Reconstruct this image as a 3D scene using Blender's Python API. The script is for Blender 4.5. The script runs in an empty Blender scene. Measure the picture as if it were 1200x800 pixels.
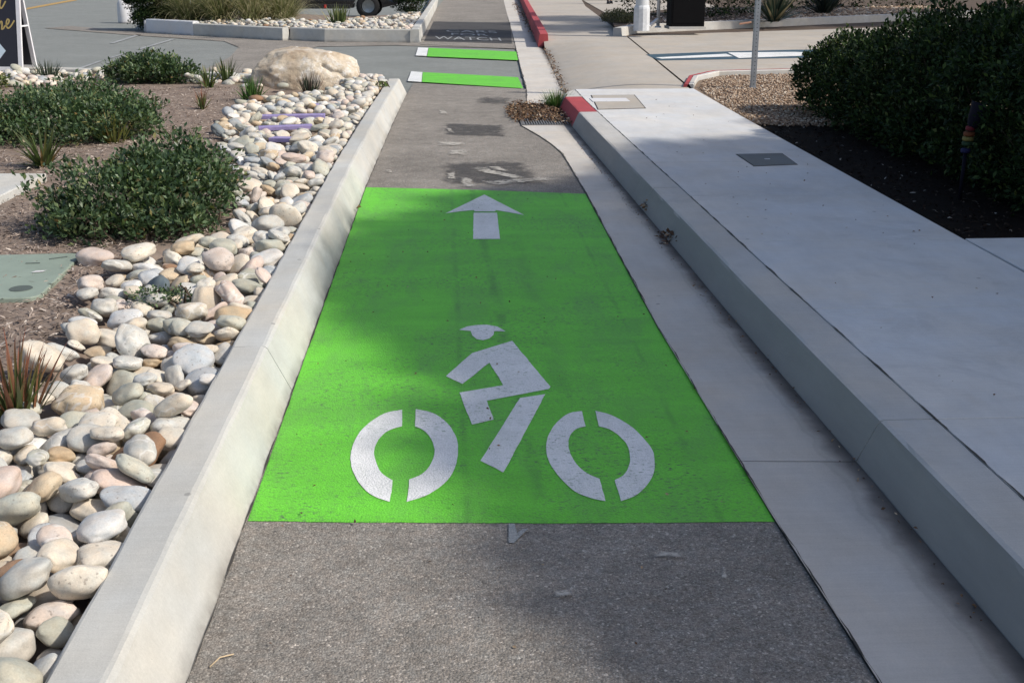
import bpy, bmesh, math, random
import numpy as np
from mathutils import Vector, Matrix, Euler, noise

random.seed(11)
RNG = np.random.default_rng(7)
SC = bpy.context.scene
COL = SC.collection
R = math.radians

# ------------------------------------------------------------------ camera
CAM_H, PITCH, YAW, FPX = 1.578, R(18.03), R(3.1), 1370.0
FW = Vector((math.sin(YAW)*math.cos(PITCH), math.cos(YAW)*math.cos(PITCH), -math.sin(PITCH)))
RT = Vector((math.cos(YAW), -math.sin(YAW), 0))
UP = Vector((math.sin(YAW)*math.sin(PITCH), math.cos(YAW)*math.sin(PITCH), math.cos(PITCH)))
def gp(px, py, z=0.0):
    """where a point of the photograph meets the level z (survey helper, metres)"""
    d = FW + RT*((px-600)/FPX) + UP*((400-py)/FPX)
    t = (z-CAM_H)/d.z
    return (d.x*t, d.y*t)
cam = bpy.data.cameras.new('camera'); camo = bpy.data.objects.new('camera', cam); COL.objects.link(camo)
camo.location = (0, 0, CAM_H)
camo.rotation_euler = Matrix((RT, UP, -FW)).transposed().to_euler()
cam.sensor_width = 36; cam.lens = 36*FPX/1200; cam.clip_start = .05; cam.clip_end = 2000
SC.camera = camo

# ------------------------------------------------------------------ tags
def tag(o, label=None, cat=None, group=None, kind=None):
    if label: o['label'] = label
    if cat: o['category'] = cat
    if group: o['group'] = group
    if kind: o['kind'] = kind
    return o
def empty(name, loc, rz=0):
    o = bpy.data.objects.new(name, None); COL.objects.link(o)
    o.empty_display_size = .1
    o.location = loc; o.rotation_euler = (0, 0, rz)
    return o
def link(name, me, mats, parent=None, loc=None):
    o = bpy.data.objects.new(name, me); COL.objects.link(o)
    if mats is not None:
        for m in (mats if isinstance(mats, (list, tuple)) else [mats]): me.materials.append(m)
    if parent: o.parent = parent
    if loc: o.location = loc
    return o

# ------------------------------------------------------------------ mesh tools
class MB:
    def __init__(s): s.v = []; s.f = []; s.m = []
    def add(s, vs, fs, m=0):
        b = len(s.v); s.v += [tuple(v) for v in vs]
        for f in fs: s.f.append(tuple(b+i for i in f)); s.m.append(m)
    def box(s, c, d, m=0, rot=None):
        x, y, z = d[0]/2, d[1]/2, d[2]/2
        vs = [Vector((sx*x, sy*y, sz*z)) for sx in (-1,1) for sy in (-1,1) for sz in (-1,1)]
        if rot is not None: vs = [rot @ v for v in vs]
        vs = [v+Vector(c) for v in vs]
        s.add(vs, [(0,1,3,2),(4,6,7,5),(0,4,5,1),(2,3,7,6),(0,2,6,4),(1,5,7,3)], m)
    def bar(s, a, b, w, h, m=0):
        a, b = Vector(a), Vector(b); d = b-a
        s.box((a+b)/2, (d.length, w, h), m, d.to_track_quat('X', 'Z').to_matrix())
    def tube(s, pts, rad, n=10, m=0, cap=True):
        pts = [Vector(p) for p in pts]
        rad = rad if isinstance(rad, (list, tuple)) else [rad]*len(pts)
        rings = []
        for i, p in enumerate(pts):
            d = (pts[min(i+1, len(pts)-1)]-pts[max(i-1, 0)]).normalized()
            q = d.to_track_quat('Z', 'X')
            rings.append([p+q @ Vector((math.cos(2*math.pi*k/n)*rad[i], math.sin(2*math.pi*k/n)*rad[i], 0)) for k in range(n)])
        vs = [v for r in rings for v in r]; fs = []
        for i in range(len(pts)-1):
            for k in range(n):
                a = i*n+k; b = i*n+(k+1) % n
                fs.append((a, b, b+n, a+n))
        if cap: fs += [tuple(range(n))[::-1], tuple(range((len(pts)-1)*n, len(pts)*n))]
        s.add(vs, fs, m)
    def lathe(s, prof, c=(0,0,0), n=24, m=0, rot=None):
        vs = []; fs = []
        for r, z in prof:
            for k in range(n):
                v = Vector((r*math.cos(2*math.pi*k/n), r*math.sin(2*math.pi*k/n), z))
                if rot is not None: v = rot @ v
                vs.append(v+Vector(c))
        for i in range(len(prof)-1):
            for k in range(n):
                a = i*n+k; b = i*n+(k+1) % n
                fs.append((a, b, b+n, a+n))
        s.add(vs, fs, m)
    def prism(s, poly, z0, z1, m=0):
        n = len(poly); vs = [(x, y, z0) for x, y in poly]+[(x, y, z1) for x, y in poly]
        fs = [tuple(range(n))[::-1], tuple(range(n, 2*n))]+[(i, (i+1) % n, n+(i+1) % n, n+i) for i in range(n)]
        s.add(vs, fs, m)
    def sheet(s, poly, z, m=0):
        a = sum(poly[i][0]*poly[(i+1) % len(poly)][1]-poly[(i+1) % len(poly)][0]*poly[i][1] for i in range(len(poly)))
        if a < 0: poly = poly[::-1]
        s.add([(x, y, z) for x, y in poly], [tuple(range(len(poly)))], m)
    def build(s, name, mats, parent=None, smooth=False, loc=None, bevel=0, fix=True):
        me = bpy.data.meshes.new(name); me.from_pydata(s.v, [], s.f)
        me.polygons.foreach_set('material_index', s.m)
        if fix:
            b = bmesh.new(); b.from_mesh(me); bmesh.ops.recalc_face_normals(b, faces=b.faces); b.to_mesh(me); b.free()
        if smooth: me.polygons.foreach_set('use_smooth', [True]*len(me.polygons))
        o = link(name, me, mats, parent, loc)
        if bevel:
            md = o.modifiers.new('bevel', 'BEVEL'); md.width = bevel; md.segments = 2; md.limit_method = 'ANGLE'
        return o
def sheet_obj(name, poly, z, mat, kind='structure'):
    m = MB(); m.sheet(poly, z); o = m.build(name, mat, fix=False)
    if kind: o['kind'] = kind
    return o
def np_mesh(name, V, F, mats=None, parent=None, smooth=False, mi=None):
    me = bpy.data.meshes.new(name); V = np.asarray(V, np.float32); F = np.asarray(F, np.int32); m, k = F.shape
    me.vertices.add(len(V)); me.vertices.foreach_set('co', V.ravel())
    me.loops.add(m*k); me.loops.foreach_set('vertex_index', F.ravel())
    me.polygons.add(m); me.polygons.foreach_set('loop_start', np.arange(0, m*k, k, dtype=np.int32))
    me.polygons.foreach_set('loop_total', np.full(m, k, np.int32))
    if mi is not None: me.polygons.foreach_set('material_index', np.asarray(mi, np.int32))
    me.update(calc_edges=True)
    if smooth: me.polygons.foreach_set('use_smooth', [True]*m)
    return link(name, me, mats, parent)
def smooth_line(pts, k=5, closed=False):
    P = [Vector((*p, 0)) if len(p) == 2 else Vector(p) for p in pts]; n = len(P); out = []
    for i in range(n if closed else n-1):
        p0 = P[(i-1) % n] if closed or i > 0 else P[0]
        p1 = P[i]; p2 = P[(i+1) % n]; p3 = P[(i+2) % n] if closed or i+2 < n else P[-1]
        for j in range(k):
            t = j/k
            out.append(.5*((2*p1)+(p2-p0)*t+(2*p0-5*p1+4*p2-p3)*t*t+(3*p1-p0-3*p2+p3)*t**3))
    if not closed: out.append(P[-1])
    return out
def inside(px, py, poly):
    c = False; j = len(poly)-1
    for i in range(len(poly)):
        xi, yi = poly[i]; xj, yj = poly[j]
        if (yi > py) != (yj > py) and px < (xj-xi)*(py-yi)/(yj-yi)+xi: c = not c
        j = i
    return c

# ------------------------------------------------------------------ materials
class NT:
    def __init__(s, name):
        s.mat = bpy.data.materials.new(name); s.mat.use_nodes = True
        s.t = s.mat.node_tree; s.b = s.t.nodes['Principled BSDF']; s.out = s.t.nodes['Material Output']
        s.geo = s.n('ShaderNodeNewGeometry'); s.tc = s.n('ShaderNodeTexCoord')
        s.pos = s.geo.outputs['Position']; s.obj = s.tc.outputs['Object']
    def n(s, typ, **k):
        o = s.t.nodes.new(typ)
        for a, v in k.items(): setattr(o, a, v)
        return o
    def l(s, a, b): s.t.links.new(a, b)
    def noise(s, vec, scale, detail=4, rough=.55, dist=0, sc=None):
        if sc:
            mp = s.n('ShaderNodeMapping'); mp.inputs['Scale'].default_value = sc; s.l(vec, mp.inputs[0]); vec = mp.outputs[0]
        o = s.n('ShaderNodeTexNoise'); o.inputs['Scale'].default_value = scale; o.inputs['Detail'].default_value = detail
        o.inputs['Roughness'].default_value = rough; o.inputs['Distortion'].default_value = dist
        s.l(vec, o.inputs['Vector']); return o.outputs['Fac']
    def voro(s, vec, scale, out='Color', feature='F1'):
        o = s.n('ShaderNodeTexVoronoi', feature=feature); o.inputs['Scale'].default_value = scale; s.l(vec, o.inputs['Vector'])
        return o.outputs[out]
    def ramp(s, fac, stops):
        o = s.n('ShaderNodeValToRGB'); cr = o.color_ramp
        while len(cr.elements) < len(stops): cr.elements.new(.5)
        for e, (p, c) in zip(cr.elements, stops):
            e.position = p; e.color = (*c, 1) if isinstance(c, (tuple, list)) else (c, c, c, 1)
        s.l(fac, o.inputs[0]); return o.outputs[0]
    def mix(s, fac, a, b, mode='MIX'):
        o = s.n('ShaderNodeMix', data_type='RGBA', blend_type=mode)
        for i, v in ((0, fac), (6, a), (7, b)):
            if hasattr(v, 'links'): s.l(v, o.inputs[i])
            elif i: o.inputs[i].default_value = (*v, 1) if isinstance(v, (tuple, list)) else (v, v, v, 1)
            else: o.inputs[i].default_value = v
        return o.outputs[2]
    def math(s, op, a, b=0.0, clamp=False):
        o = s.n('ShaderNodeMath', operation=op, use_clamp=clamp)
        for i, v in ((0, a), (1, b)):
            if hasattr(v, 'links'): s.l(v, o.inputs[i])
            else: o.inputs[i].default_value = v
        return o.outputs[0]
    def sep(s, vec):
        o = s.n('ShaderNodeSeparateXYZ'); s.l(vec, o.inputs[0]); return o.outputs
    def col(s, c):
        if hasattr(c, 'links'): s.l(c, s.b.inputs['Base Color'])
        else: s.b.inputs['Base Color'].default_value = (*c, 1)
    def bump(s, h, strength=.4, dist=.01, prev=None):
        o = s.n('ShaderNodeBump'); o.inputs['Strength'].default_value = strength; o.inputs['Distance'].default_value = dist
        s.l(h, o.inputs['Height'])
        if prev is not None: s.l(prev, o.inputs['Normal'])
        s.l(o.outputs[0], s.b.inputs['Normal']); return o.outputs[0]
    def set(s, **k):
        for a, v in k.items(): s.b.inputs[a.replace('_', ' ')].default_value = v
        return s

def asphalt_core(g, c, contrast=1.0):
    """aggregate colour and bump height"""
    v1 = g.voro(g.pos, 150); v2 = g.voro(g.pos, 330)
    s1 = g.n('ShaderNodeSeparateColor'); g.l(v1, s1.inputs[0]); s2 = g.n('ShaderNodeSeparateColor'); g.l(v2, s2.inputs[0])
    agg = g.ramp(s1.outputs[0], [(0, .66), (.5, .95), (.88, 1.06), (.965, 1.28), (1, 1.8)])
    fine = g.ramp(s2.outputs[0], [(0, .7), (.6, 1.0), (.93, 1.2), (1, 1.7)])
    a = g.mix(1, agg, fine, 'MULTIPLY')
    big = g.ramp(g.noise(g.pos, .9, 5, .6), [(.3, .82), (.7, 1.16)])
    med = g.ramp(g.noise(g.pos, 7, 5, .65), [(.3, .82), (.7, 1.15)])
    a = g.mix(1, a, big, 'MULTIPLY'); a = g.mix(1, a, med, 'MULTIPLY')
    a = g.mix(contrast, (1, 1, 1), a)
    tint = g.ramp(g.noise(g.pos, 25, 2), [(.35, (1.03, .995, .96)), (.65, (.98, 1, 1.0))])
    a = g.mix(1, a, tint, 'MULTIPLY')
    lone = g.ramp(g.voro(g.pos, 42, 'Distance'), [(.10, 1), (.16, 0)]); gate = g.n('ShaderNodeSeparateColor'); g.l(g.voro(g.pos, 42), gate.inputs[0])
    a = g.mix(g.math('MULTIPLY', lone, g.ramp(gate.outputs[0], [(.80, 0), (.84, .42)])), a, (2.3, 2.25, 2.1))
    holes = g.math('MULTIPLY', g.ramp(g.noise(g.pos, 34, 6, .75), [(.60, 0), (.68, .75)]), g.ramp(g.noise(g.pos, 3.2, 4), [(.48, 0), (.62, 1)]))
    a = g.mix(holes, a, (.38, .36, .35))
    d1 = g.voro(g.pos, 150, 'Distance'); d2 = g.noise(g.pos, 160, 3)
    h = g.math('ADD', g.math('MULTIPLY', d1, -1.0), g.math('MULTIPLY', d2, .7))
    return g.mix(1, a, c, 'MULTIPLY'), h
def m_asphalt(name, c, contrast=1.0, bump=.5):
    g = NT(name); a, h = asphalt_core(g, c, contrast); g.col(a); g.set(Roughness=.92); g.bump(h, bump, .006); g.b.inputs['Specular IOR Level'].default_value = .2; return g.mat
def m_paint(name, c, under, wear=.5, dirt=.3, streaks=False):
    """road paint on asphalt: pores, worn spots and scuffs"""
    g = NT(name); a, h = asphalt_core(g, under)
    n1 = g.noise(g.pos, 60, 6, .75, sc=(.7, 1.6, 1)); n2 = g.noise(g.pos, 1.6, 3, .6)
    n3 = g.noise(g.pos, 260, 2, .6, sc=(.6, 1.5, 1))
    w = g.math('MULTIPLY', g.ramp(n1, [(.59-.06*wear, 0), (.64-.06*wear, 1)]), g.ramp(n2, [(.40, .05), (.60, 1)]))
    w2 = g.math('MULTIPLY', g.ramp(n3, [(.60, 0), (.66, 1)]), g.ramp(g.noise(g.pos, 2.7, 3), [(.40, .1), (.62, .9)]))
    n4 = g.noise(g.pos, 26, 7, .8, sc=(.45, 1.3, 1))
    w3 = g.math('MULTIPLY', g.ramp(n4, [(.63-.05*wear, 0), (.67-.05*wear, .85)]), g.ramp(g.noise(g.pos, 1.1, 4, .6), [(.47, 0), (.58, 1)]))
    w = g.math('MAXIMUM', g.math('MAXIMUM', w, w2), w3)
    tone = g.ramp(g.noise(g.pos, 2.2, 5, .6, sc=(.5, 2.2, 1)), [(.3, 1-dirt*.5), (.7, 1.05)])
    fine = g.ramp(g.noise(g.pos, 140, 3), [(.3, 1-dirt*.45), (.7, 1.06)])
    film = g.math('MULTIPLY', g.ramp(g.noise(g.pos, 3.0, 7, .68, .6, sc=(1.6, .5, 1)), [(.46, 0), (.72, 1)]), dirt)
    p = g.mix(1, g.mix(1, c, tone, 'MULTIPLY'), fine, 'MULTIPLY')
    p = g.mix(film, p, tuple(.55*a_+.45*b_ for a_, b_ in zip(under, (.16, .17, .15))))
    if streaks:
        x = g.sep(g.pos)
        for cx, sl, wd, amt in ((.33, -.02, .016, .35), (.05, -.004, .010, .22), (.47, -.012, .03, .16), (.79, .0, .008, .2)):
            d = g.math('ABSOLUTE', g.math('SUBTRACT', g.math('SUBTRACT', x[0], cx), g.math('MULTIPLY', x[1], sl)))
            d = g.math('ADD', d, g.math('MULTIPLY', g.math('SUBTRACT', g.noise(g.pos, 12, 3), .5), .02))
            k = g.math('MULTIPLY', g.ramp(g.math('DIVIDE', d, wd*4), [(.1, 1), (.5, 0)]), g.ramp(g.noise(g.pos, 2.0, 5, .7, sc=(2, 1, 1)), [(.42, 0), (.62, amt*1.5)]))
            p = g.mix(k, p, (.045, .11, .035))
    g.col(g.mix(w, p, a)); g.set(Roughness=.62); g.bump(h, .42, .005); return g.mat
def m_concrete(name, c, stain=.5, dirt=False, rough=.85, scale=1.0, face=0):
    g = NT(name)
    n1 = g.ramp(g.noise(g.pos, .8*scale, 5, .6), [(.3, 1-.22*stain), (.7, 1+.1*stain)])
    n2 = g.ramp(g.noise(g.pos, 9*scale, 6, .7, sc=(1, .35, 1)), [(.3, 1-.14*stain), (.7, 1+.08*stain)])
    n3 = g.ramp(g.noise(g.pos, 220, 3, .7), [(.3, .93), (.7, 1.05)])
    tint = g.ramp(g.noise(g.pos, 2.3*scale, 3), [(.35, (1.03, .995, .95)), (.65, (.985, 1, 1.02))])
    a = g.mix(1, g.mix(1, g.mix(1, n1, n2, 'MULTIPLY'), n3, 'MULTIPLY'), tint, 'MULTIPLY')
    a = g.mix(1, a, c, 'MULTIPLY')
    pits = g.ramp(g.voro(g.pos, 38, 'Distance'), [(.03, 1), (.07, 0)])
    gate = g.ramp(g.noise(g.pos, 17, 2), [(.58, 0), (.66, .6)])
    a = g.mix(g.math('MULTIPLY', pits, gate), a, (.07, .065, .06))
    sm = g.math('MULTIPLY', g.ramp(g.noise(g.pos, 1.7*scale, 9, .72, 1.2), [(.52, 0), (.60, .55), (.75, .75)]), g.ramp(g.noise(g.pos, .6, 3), [(.40, .1), (.60, 1)]))
    a = g.mix(g.math('MULTIPLY', sm, .55*stain), a, tuple(q*.52 for q in c))
    rust = g.ramp(g.noise(g.pos, 3.1*scale, 6, .6, .5), [(.60, 0), (.74, .35*stain)])
    a = g.mix(rust, a, (c[0]*1.0, c[1]*.86, c[2]*.70))
    gum = g.ramp(g.voro(g.pos, 5, 'Distance'), [(.045, .55), (.06, 0)]); a = g.mix(g.math('MULTIPLY', gum, g.ramp(g.noise(g.pos, 2.1, 2), [(.5, 0), (.58, 1)])), a, tuple(q*.35 for q in c))
    broom = g.noise(g.pos, 60, 3, .6, sc=(.08, 1.6, 1)); a = g.mix(1, a, g.ramp(broom, [(.3, .955), (.7, 1.03)]), 'MULTIPLY')
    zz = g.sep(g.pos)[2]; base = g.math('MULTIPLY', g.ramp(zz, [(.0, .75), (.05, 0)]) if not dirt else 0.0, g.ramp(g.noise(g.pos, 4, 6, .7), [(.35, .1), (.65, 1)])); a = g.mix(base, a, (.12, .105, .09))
    if face:                                                       # darker tone on the face that looks at the road
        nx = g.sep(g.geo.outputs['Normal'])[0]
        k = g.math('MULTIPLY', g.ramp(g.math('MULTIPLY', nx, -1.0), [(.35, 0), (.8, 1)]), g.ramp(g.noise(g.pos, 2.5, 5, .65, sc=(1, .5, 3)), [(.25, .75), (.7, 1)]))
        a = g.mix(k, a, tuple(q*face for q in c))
    if dirt:
        at = g.n('ShaderNodeAttribute', attribute_name='dirt')
        nd = g.noise(g.pos, 5, 6, .7, sc=(2, .7, 1))
        k = g.math('MULTIPLY', at.outputs['Fac'], g.ramp(nd, [(.25, .45), (.65, 1)]))
        edge = g.math('ADD', at.outputs['Fac'], g.math('MULTIPLY', g.math('SUBTRACT', g.noise(g.pos, 3.5, 5, .6), .5), .9))
        a = g.mix(g.ramp(edge, [(.28, 0), (.35, .14), (.45, .12), (.75, .7), (1.0, .95)]), a, (.085, .075, .068))
        a = g.mix(g.math('MULTIPLY', k, .55), a, (.06, .053, .05))
    g.col(a); g.set(Roughness=rough); g.b.inputs['Specular IOR Level'].default_value = .08 if max(c) < .3 else .3
    h = g.math('ADD', g.noise(g.pos, 120, 5, .7), g.math('MULTIPLY', g.noise(g.pos, 14, 4, .6), .6))
    g.bump(h, .22, .006); return g.mat
def m_plain(name, c, rough=.6, metal=0, var=.12, scale=12, bump=.1):
    g = NT(name); n = g.ramp(g.noise(g.obj, scale, 5, .65), [(.3, 1-var), (.7, 1+var*.6)])
    g.col(g.mix(1, n, c, 'MULTIPLY')); g.set(Roughness=rough, Metallic=metal)
    if bump: g.bump(g.noise(g.obj, scale*8, 3), bump, .004)
    return g.mat
def m_leaf(name, stops, rough=.5, trans=.25, spec=.35):
    g = NT(name); r = g.geo.outputs['Random Per Island']
    c = g.ramp(r, stops)
    big = g.ramp(g.noise(g.pos, 4, 3), [(.3, .7), (.7, 1.25)])
    c = g.mix(1, c, big, 'MULTIPLY')
    g.col(c); g.set(Roughness=rough)
    g.b.inputs['Specular IOR Level'].default_value = spec
    tr = g.n('ShaderNodeBsdfTranslucent'); g.l(g.mix(1, c, (1.1, 1.25, .6), 'MULTIPLY'), tr.inputs[0])
    mx = g.n('ShaderNodeMixShader'); mx.inputs[0].default_value = trans
    g.l(g.b.outputs[0], mx.inputs[1]); g.l(tr.outputs[0], mx.inputs[2]); g.l(mx.outputs[0], g.out.inputs[0])
    return g.mat
def m_stone(name, c1, c2):
    g = NT(name)
    oi = g.n('ShaderNodeObjectInfo')
    r = g.math('FRACT', g.math('ADD', oi.outputs['Random'], g.math('MULTIPLY', g.geo.outputs['Random Per Island'], 3.7)))
    c = g.mix(r, c1, c2)
    off = g.n('ShaderNodeVectorMath', operation='ADD'); g.l(g.pos, off.inputs[0])
    cb = g.n('ShaderNodeCombineXYZ'); g.l(g.math('MULTIPLY', r, 37), cb.inputs[0]); g.l(g.math('MULTIPLY', r, 11), cb.inputs[2]); g.l(cb.outputs[0], off.inputs[1])
    p = off.outputs[0]
    c = g.mix(1, c, g.ramp(g.noise(p, 9, 4, .6), [(.3, .80), (.7, 1.12)]), 'MULTIPLY')
    c = g.mix(1, c, g.ramp(g.noise(p, 180, 4, .75), [(.3, .84), (.7, 1.1)]), 'MULTIPLY')
    c = g.mix(1, c, g.ramp(g.noise(p, 22, 2), [(.35, (1.05, .99, .93)), (.65, (.97, 1, 1.02))]), 'MULTIPLY')
    spk = g.ramp(g.noise(p, 75, 2, .5), [(.64, 0), (.70, .65)])
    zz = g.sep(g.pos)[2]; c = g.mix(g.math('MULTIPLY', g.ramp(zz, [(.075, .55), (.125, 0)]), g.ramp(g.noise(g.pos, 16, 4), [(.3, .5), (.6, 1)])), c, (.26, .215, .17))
    c = g.mix(g.math('MULTIPLY', spk, g.ramp(r, [(.4, 0), (.6, .8)])), c, (.16, .13, .11))
    vn = g.math('ABSOLUTE', g.math('SUBTRACT', g.noise(p, 8, 3, .5, .6), .5))
    c = g.mix(g.math('MULTIPLY', g.ramp(vn, [(.006, .7), (.02, 0)]), g.ramp(g.math('FRACT', g.math('MULTIPLY', r, 7.3)), [(.70, 0), (.72, 1)])), c, (.68, .66, .62))
    g.col(c); g.set(Roughness=.8); g.b.inputs['Specular IOR Level'].default_value = .3
    g.bump(g.math('ADD', g.noise(p, 60, 5, .7), g.noise(p, 14, 3)), .25, .006); return g.mat

ASPH_LANE = m_asphalt('lane_asphalt', (.285, .262, .238))
ASPH_ROAD = m_asphalt('street_asphalt', (.235, .248, .242), .55, .3)
ASPH_DARK = m_asphalt('dark_asphalt', (.085, .083, .086), .8, .4)
GREEN = m_paint('green_paint', (.165, .66, .040), (.10, .15, .085), .7, .34, True)
GREEN2 = m_paint('green_bar_paint', (.15, .60, .038), (.12, .16, .10), .2, .2)
WHITE = m_paint('white_road_paint', (.86, .855, .85), (.20, .30, .18), .35, .22)
WHITE_OLD = m_paint('old_white_road_paint', (.42, .43, .43), (.19, .195, .19), .9, .4)
YELLOW = m_paint('yellow_road_paint', (.55, .33, .08), (.19, .19, .19), .5, .3)
BLUE = m_paint('blue_road_paint', (.035, .085, .125), (.1, .1, .1), .3, .2)
KERB = m_concrete('kerb_concrete', (.555, .55, .52), .7)
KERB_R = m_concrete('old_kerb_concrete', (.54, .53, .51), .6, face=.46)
WALK = m_concrete('pavement_concrete', (.66, .66, .66), .6)
GUTTER = m_concrete('gutter_concrete', (.60, .565, .52), .55, True)
APRON = m_concrete('beige_concrete', (.46, .42, .37), .45)
RED = m_concrete('red_kerb_paint', (.42, .075, .085), .6)
WHITEK = m_concrete('white_kerb_paint', (.66, .67, .70), .3)
SEAM = m_plain('dark_seam', (.055, .050, .046), .95)
SOIL = m_concrete('bark_soil', (.27, .215, .18), .9, scale=5)
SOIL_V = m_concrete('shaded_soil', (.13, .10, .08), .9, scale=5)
SOIL_DK = m_concrete('hedge_shade_soil', (.011, .0075, .006), .9, scale=5)  # shade under the hedge painted into the soil colour, near black
DIRT = m_concrete('sandy_soil', (.27, .205, .155), .9, scale=4)
# ------------------------------------------------------------------ light
EL, AZ = R(42), R(-20)
sd = Vector((math.cos(EL)*math.cos(AZ), math.cos(EL)*math.sin(AZ), math.sin(EL)))
sl = bpy.data.lights.new('sun', 'SUN'); so = bpy.data.objects.new('sun', sl); COL.objects.link(so)
so.rotation_euler = sd.to_track_quat('Z', 'Y').to_euler(); so.location = (20, -8, 25)
sl.energy = 3.95; sl.angle = R(1.4); sl.color = (1, .94, .84)
wd = bpy.data.worlds.new('World'); SC.world = wd; wd.use_nodes = True
sky = wd.node_tree.nodes.new('ShaderNodeTexSky'); sky.sky_type = 'NISHITA'; sky.sun_disc = False; sky.dust_density = 2.2; sky.air_density = 1.0
sky.sun_elevation = EL; sky.sun_rotation = R(90)-AZ
bgn = wd.node_tree.nodes['Background']; bgn.inputs['Strength'].default_value = .132
wd.node_tree.links.new(sky.outputs[0], bgn.inputs[0])
SC.view_settings.view_transform = 'Standard'; SC.view_settings.look = 'None'; SC.view_settings.exposure = 0

# ------------------------------------------------------------------ ground, street, lane
sheet_obj('ground', [(-400, -60), (400, -60), (400, 700), (-400, 700)], -.016, ASPH_ROAD)
def jag(pts, amp, step=.06):
    out = []
    for i in range(len(pts)-1):
        a, b = Vector(pts[i]), Vector(pts[i+1]); n = max(1, int((b-a).length/step))
        for k in range(n):
            p = a.lerp(b, k/n); q = noise.noise(Vector((p.x*9, p.y*9, 3)))+.6*noise.noise(Vector((p.x*31, p.y*31, 7)))
            out.append((p.x+q*amp, p.y+q*amp*.3))
    out.append(tuple(pts[-1])); return out
KB = [(-.625, .6), (-.618, 4.5), (-.612, 8.5), (-.565, 12), (-.507, 14.88)]          # foot of the planter kerb
AE = [(.967, .6), (.965, 2.26), (.945, 3.1), (.93, 5), (.972, 8.2), (.975, 9.2), (.975, 10.0), (.932, 10.52), (.858, 11.07), (.735, 11.79)]
GN = [(.75, 13.25), (.915, 13.69), (1.016, 15.3), (1.131, 18.44), (1.372, 24.37), (1.808, 35.7), (2.426, 51.5), (2.9, 62)]
sheet_obj('bike_lane', KB[:-1]+[(-.507, 14.9), (-.46, 16.25)]+[(1.01, 15.35), (.93, 13.9), (.72, 13.0), (.735, 11.79)]+AE[::-1], 0, ASPH_LANE)
sheet_obj('bike_lane', [(-.52, 23.9), (1.33, 22.6)]+GN[4:]+[(.15, 62), (-.33, 42), (-.53, 24.6)], 0, ASPH_LANE)
sheet_obj('asphalt_patch', [(-3.7, 18.0), (-2.2, 17.6), (-2.75, 21.5), (-2.5, 23.5), (-1.0, 23.75), (1.3, 22.7), (1.34, 23.4), (-.5, 24.6), (-2.5, 24.95), (-5.4, 27.4), (-7.0, 28.6), (-9.6, 31.4), (-9.9, 30.4), (-6.9, 27.3), (-4.6, 25.2), (-4.0, 23.4), (-3.75, 21)], -.006, ASPH_LANE)

# seams between asphalt and concrete
def ribbon(name, pts, w, z, mat, seed=0):
    m = MB(); P = jag(pts, .004, .03); vs = []
    for i, p in enumerate(P):
        a = Vector(P[max(0, i-1)]); b = Vector(P[min(len(P)-1, i+1)]); t = (b-a).normalized(); nn = Vector((-t.y, t.x))
        ww = w*max(.12, .5+1.3*noise.noise(Vector((p[0]*6, p[1]*6, seed)))+.5*noise.noise(Vector((p[0]*40, p[1]*40, seed))))
        for s in (-1, 1): vs.append((p[0]+nn.x*ww*s/2, p[1]+nn.y*ww*s/2, z))
    m.add(vs, [(2*i, 2*i+1, 2*i+3, 2*i+2) for i in range(len(P)-1)])
    o = m.build(name, mat, fix=False); o['kind'] = 'structure'; return o
ribbon('asphalt_seam', AE, .0055, .0135, SEAM, 1)
ribbon('asphalt_seam', [(x+.004, y) for x, y in KB], .006, .006, SEAM, 2)
ribbon('asphalt_seam', GN[1:6], .02, .006, SEAM, 3)

# green panel and its markings
GP = [(-.612, 3.165), (-.3, 3.14), (.3, 3.1), (.945, 3.075)]
panel = jag(GP, .008, .02)+[(.94, 4.4), (.93, 5), (.968, 8.19)]+jag([(.966, 8.19), (.2, 8.38), (-.608, 8.53)], .006, .04)+[(-.614, 5)]
m = MB(); m.sheet(panel, .002); o = m.build('green_lane_panel', GREEN, fix=False)
tag(o, 'bright green painted panel covering the near bike lane under the bicycle symbol', 'road marking')

def px(u, v): return gp(380+u/2.857, 360+v/2.857, .004)
def poly_part(name, pts, parent, z=.004, k=0, mat=None, conv=px):
    P = [conv(*p) for p in pts]
    if k: P = [(q.x, q.y) for q in smooth_line(P, k)]
    m = MB(); m.sheet(jag(P+[P[0]], .0022, .015)[:-1], z); return m.build(name, mat or WHITE, parent, fix=False)
def halves(name, sets, parent):
    m = MB()
    for outer, inner in sets:
        A = [(q.x, q.y) for q in smooth_line([px(*p) for p in outer], 4)]; B = [(q.x, q.y) for q in smooth_line([px(*p) for p in inner], 4)]
        m.sheet(jag(A+B+[A[0]], .0022, .015)[:-1], .004)
    return m.build(name, WHITE, parent, fix=False)
bike = empty('bicycle_symbol', (0, 0, 0))
tag(bike, 'white stencilled symbol of a helmeted rider on a bicycle on the green panel', 'road marking')
poly_part('helmet', [(452,75),(478,64),(510,59),(545,58),(580,64),(607,80),(586,80),(568,80),(566,92),(553,104),(532,110),(510,106),(495,94),(490,79),(470,77)], bike)
poly_part('rider_body', [(628,112),(757,265),(751,273),(545,312),(567,375),(495,392),(452,285),(600,260),(553,185),(463,256),(407,230),(495,153)], bike)
poly_part('rider_leg', [(655,303),(740,290),(600,552),(523,513)], bike)
halves('wheel', [([(262,342),(200,355),(140,395),(105,440),(88,495),(95,545),(125,595),(165,630),(220,650)], [(228,578),(200,560),(178,530),(166,490),(175,452),(200,422),(230,406),(260,398)]),
                 ([(307,340),(360,352),(410,385),(440,430),(448,480),(440,530),(410,580),(350,625),(277,650)], [(285,575),(325,558),(355,525),(369,485),(362,450),(345,422),(325,406),(303,398)])], bike)
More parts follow.
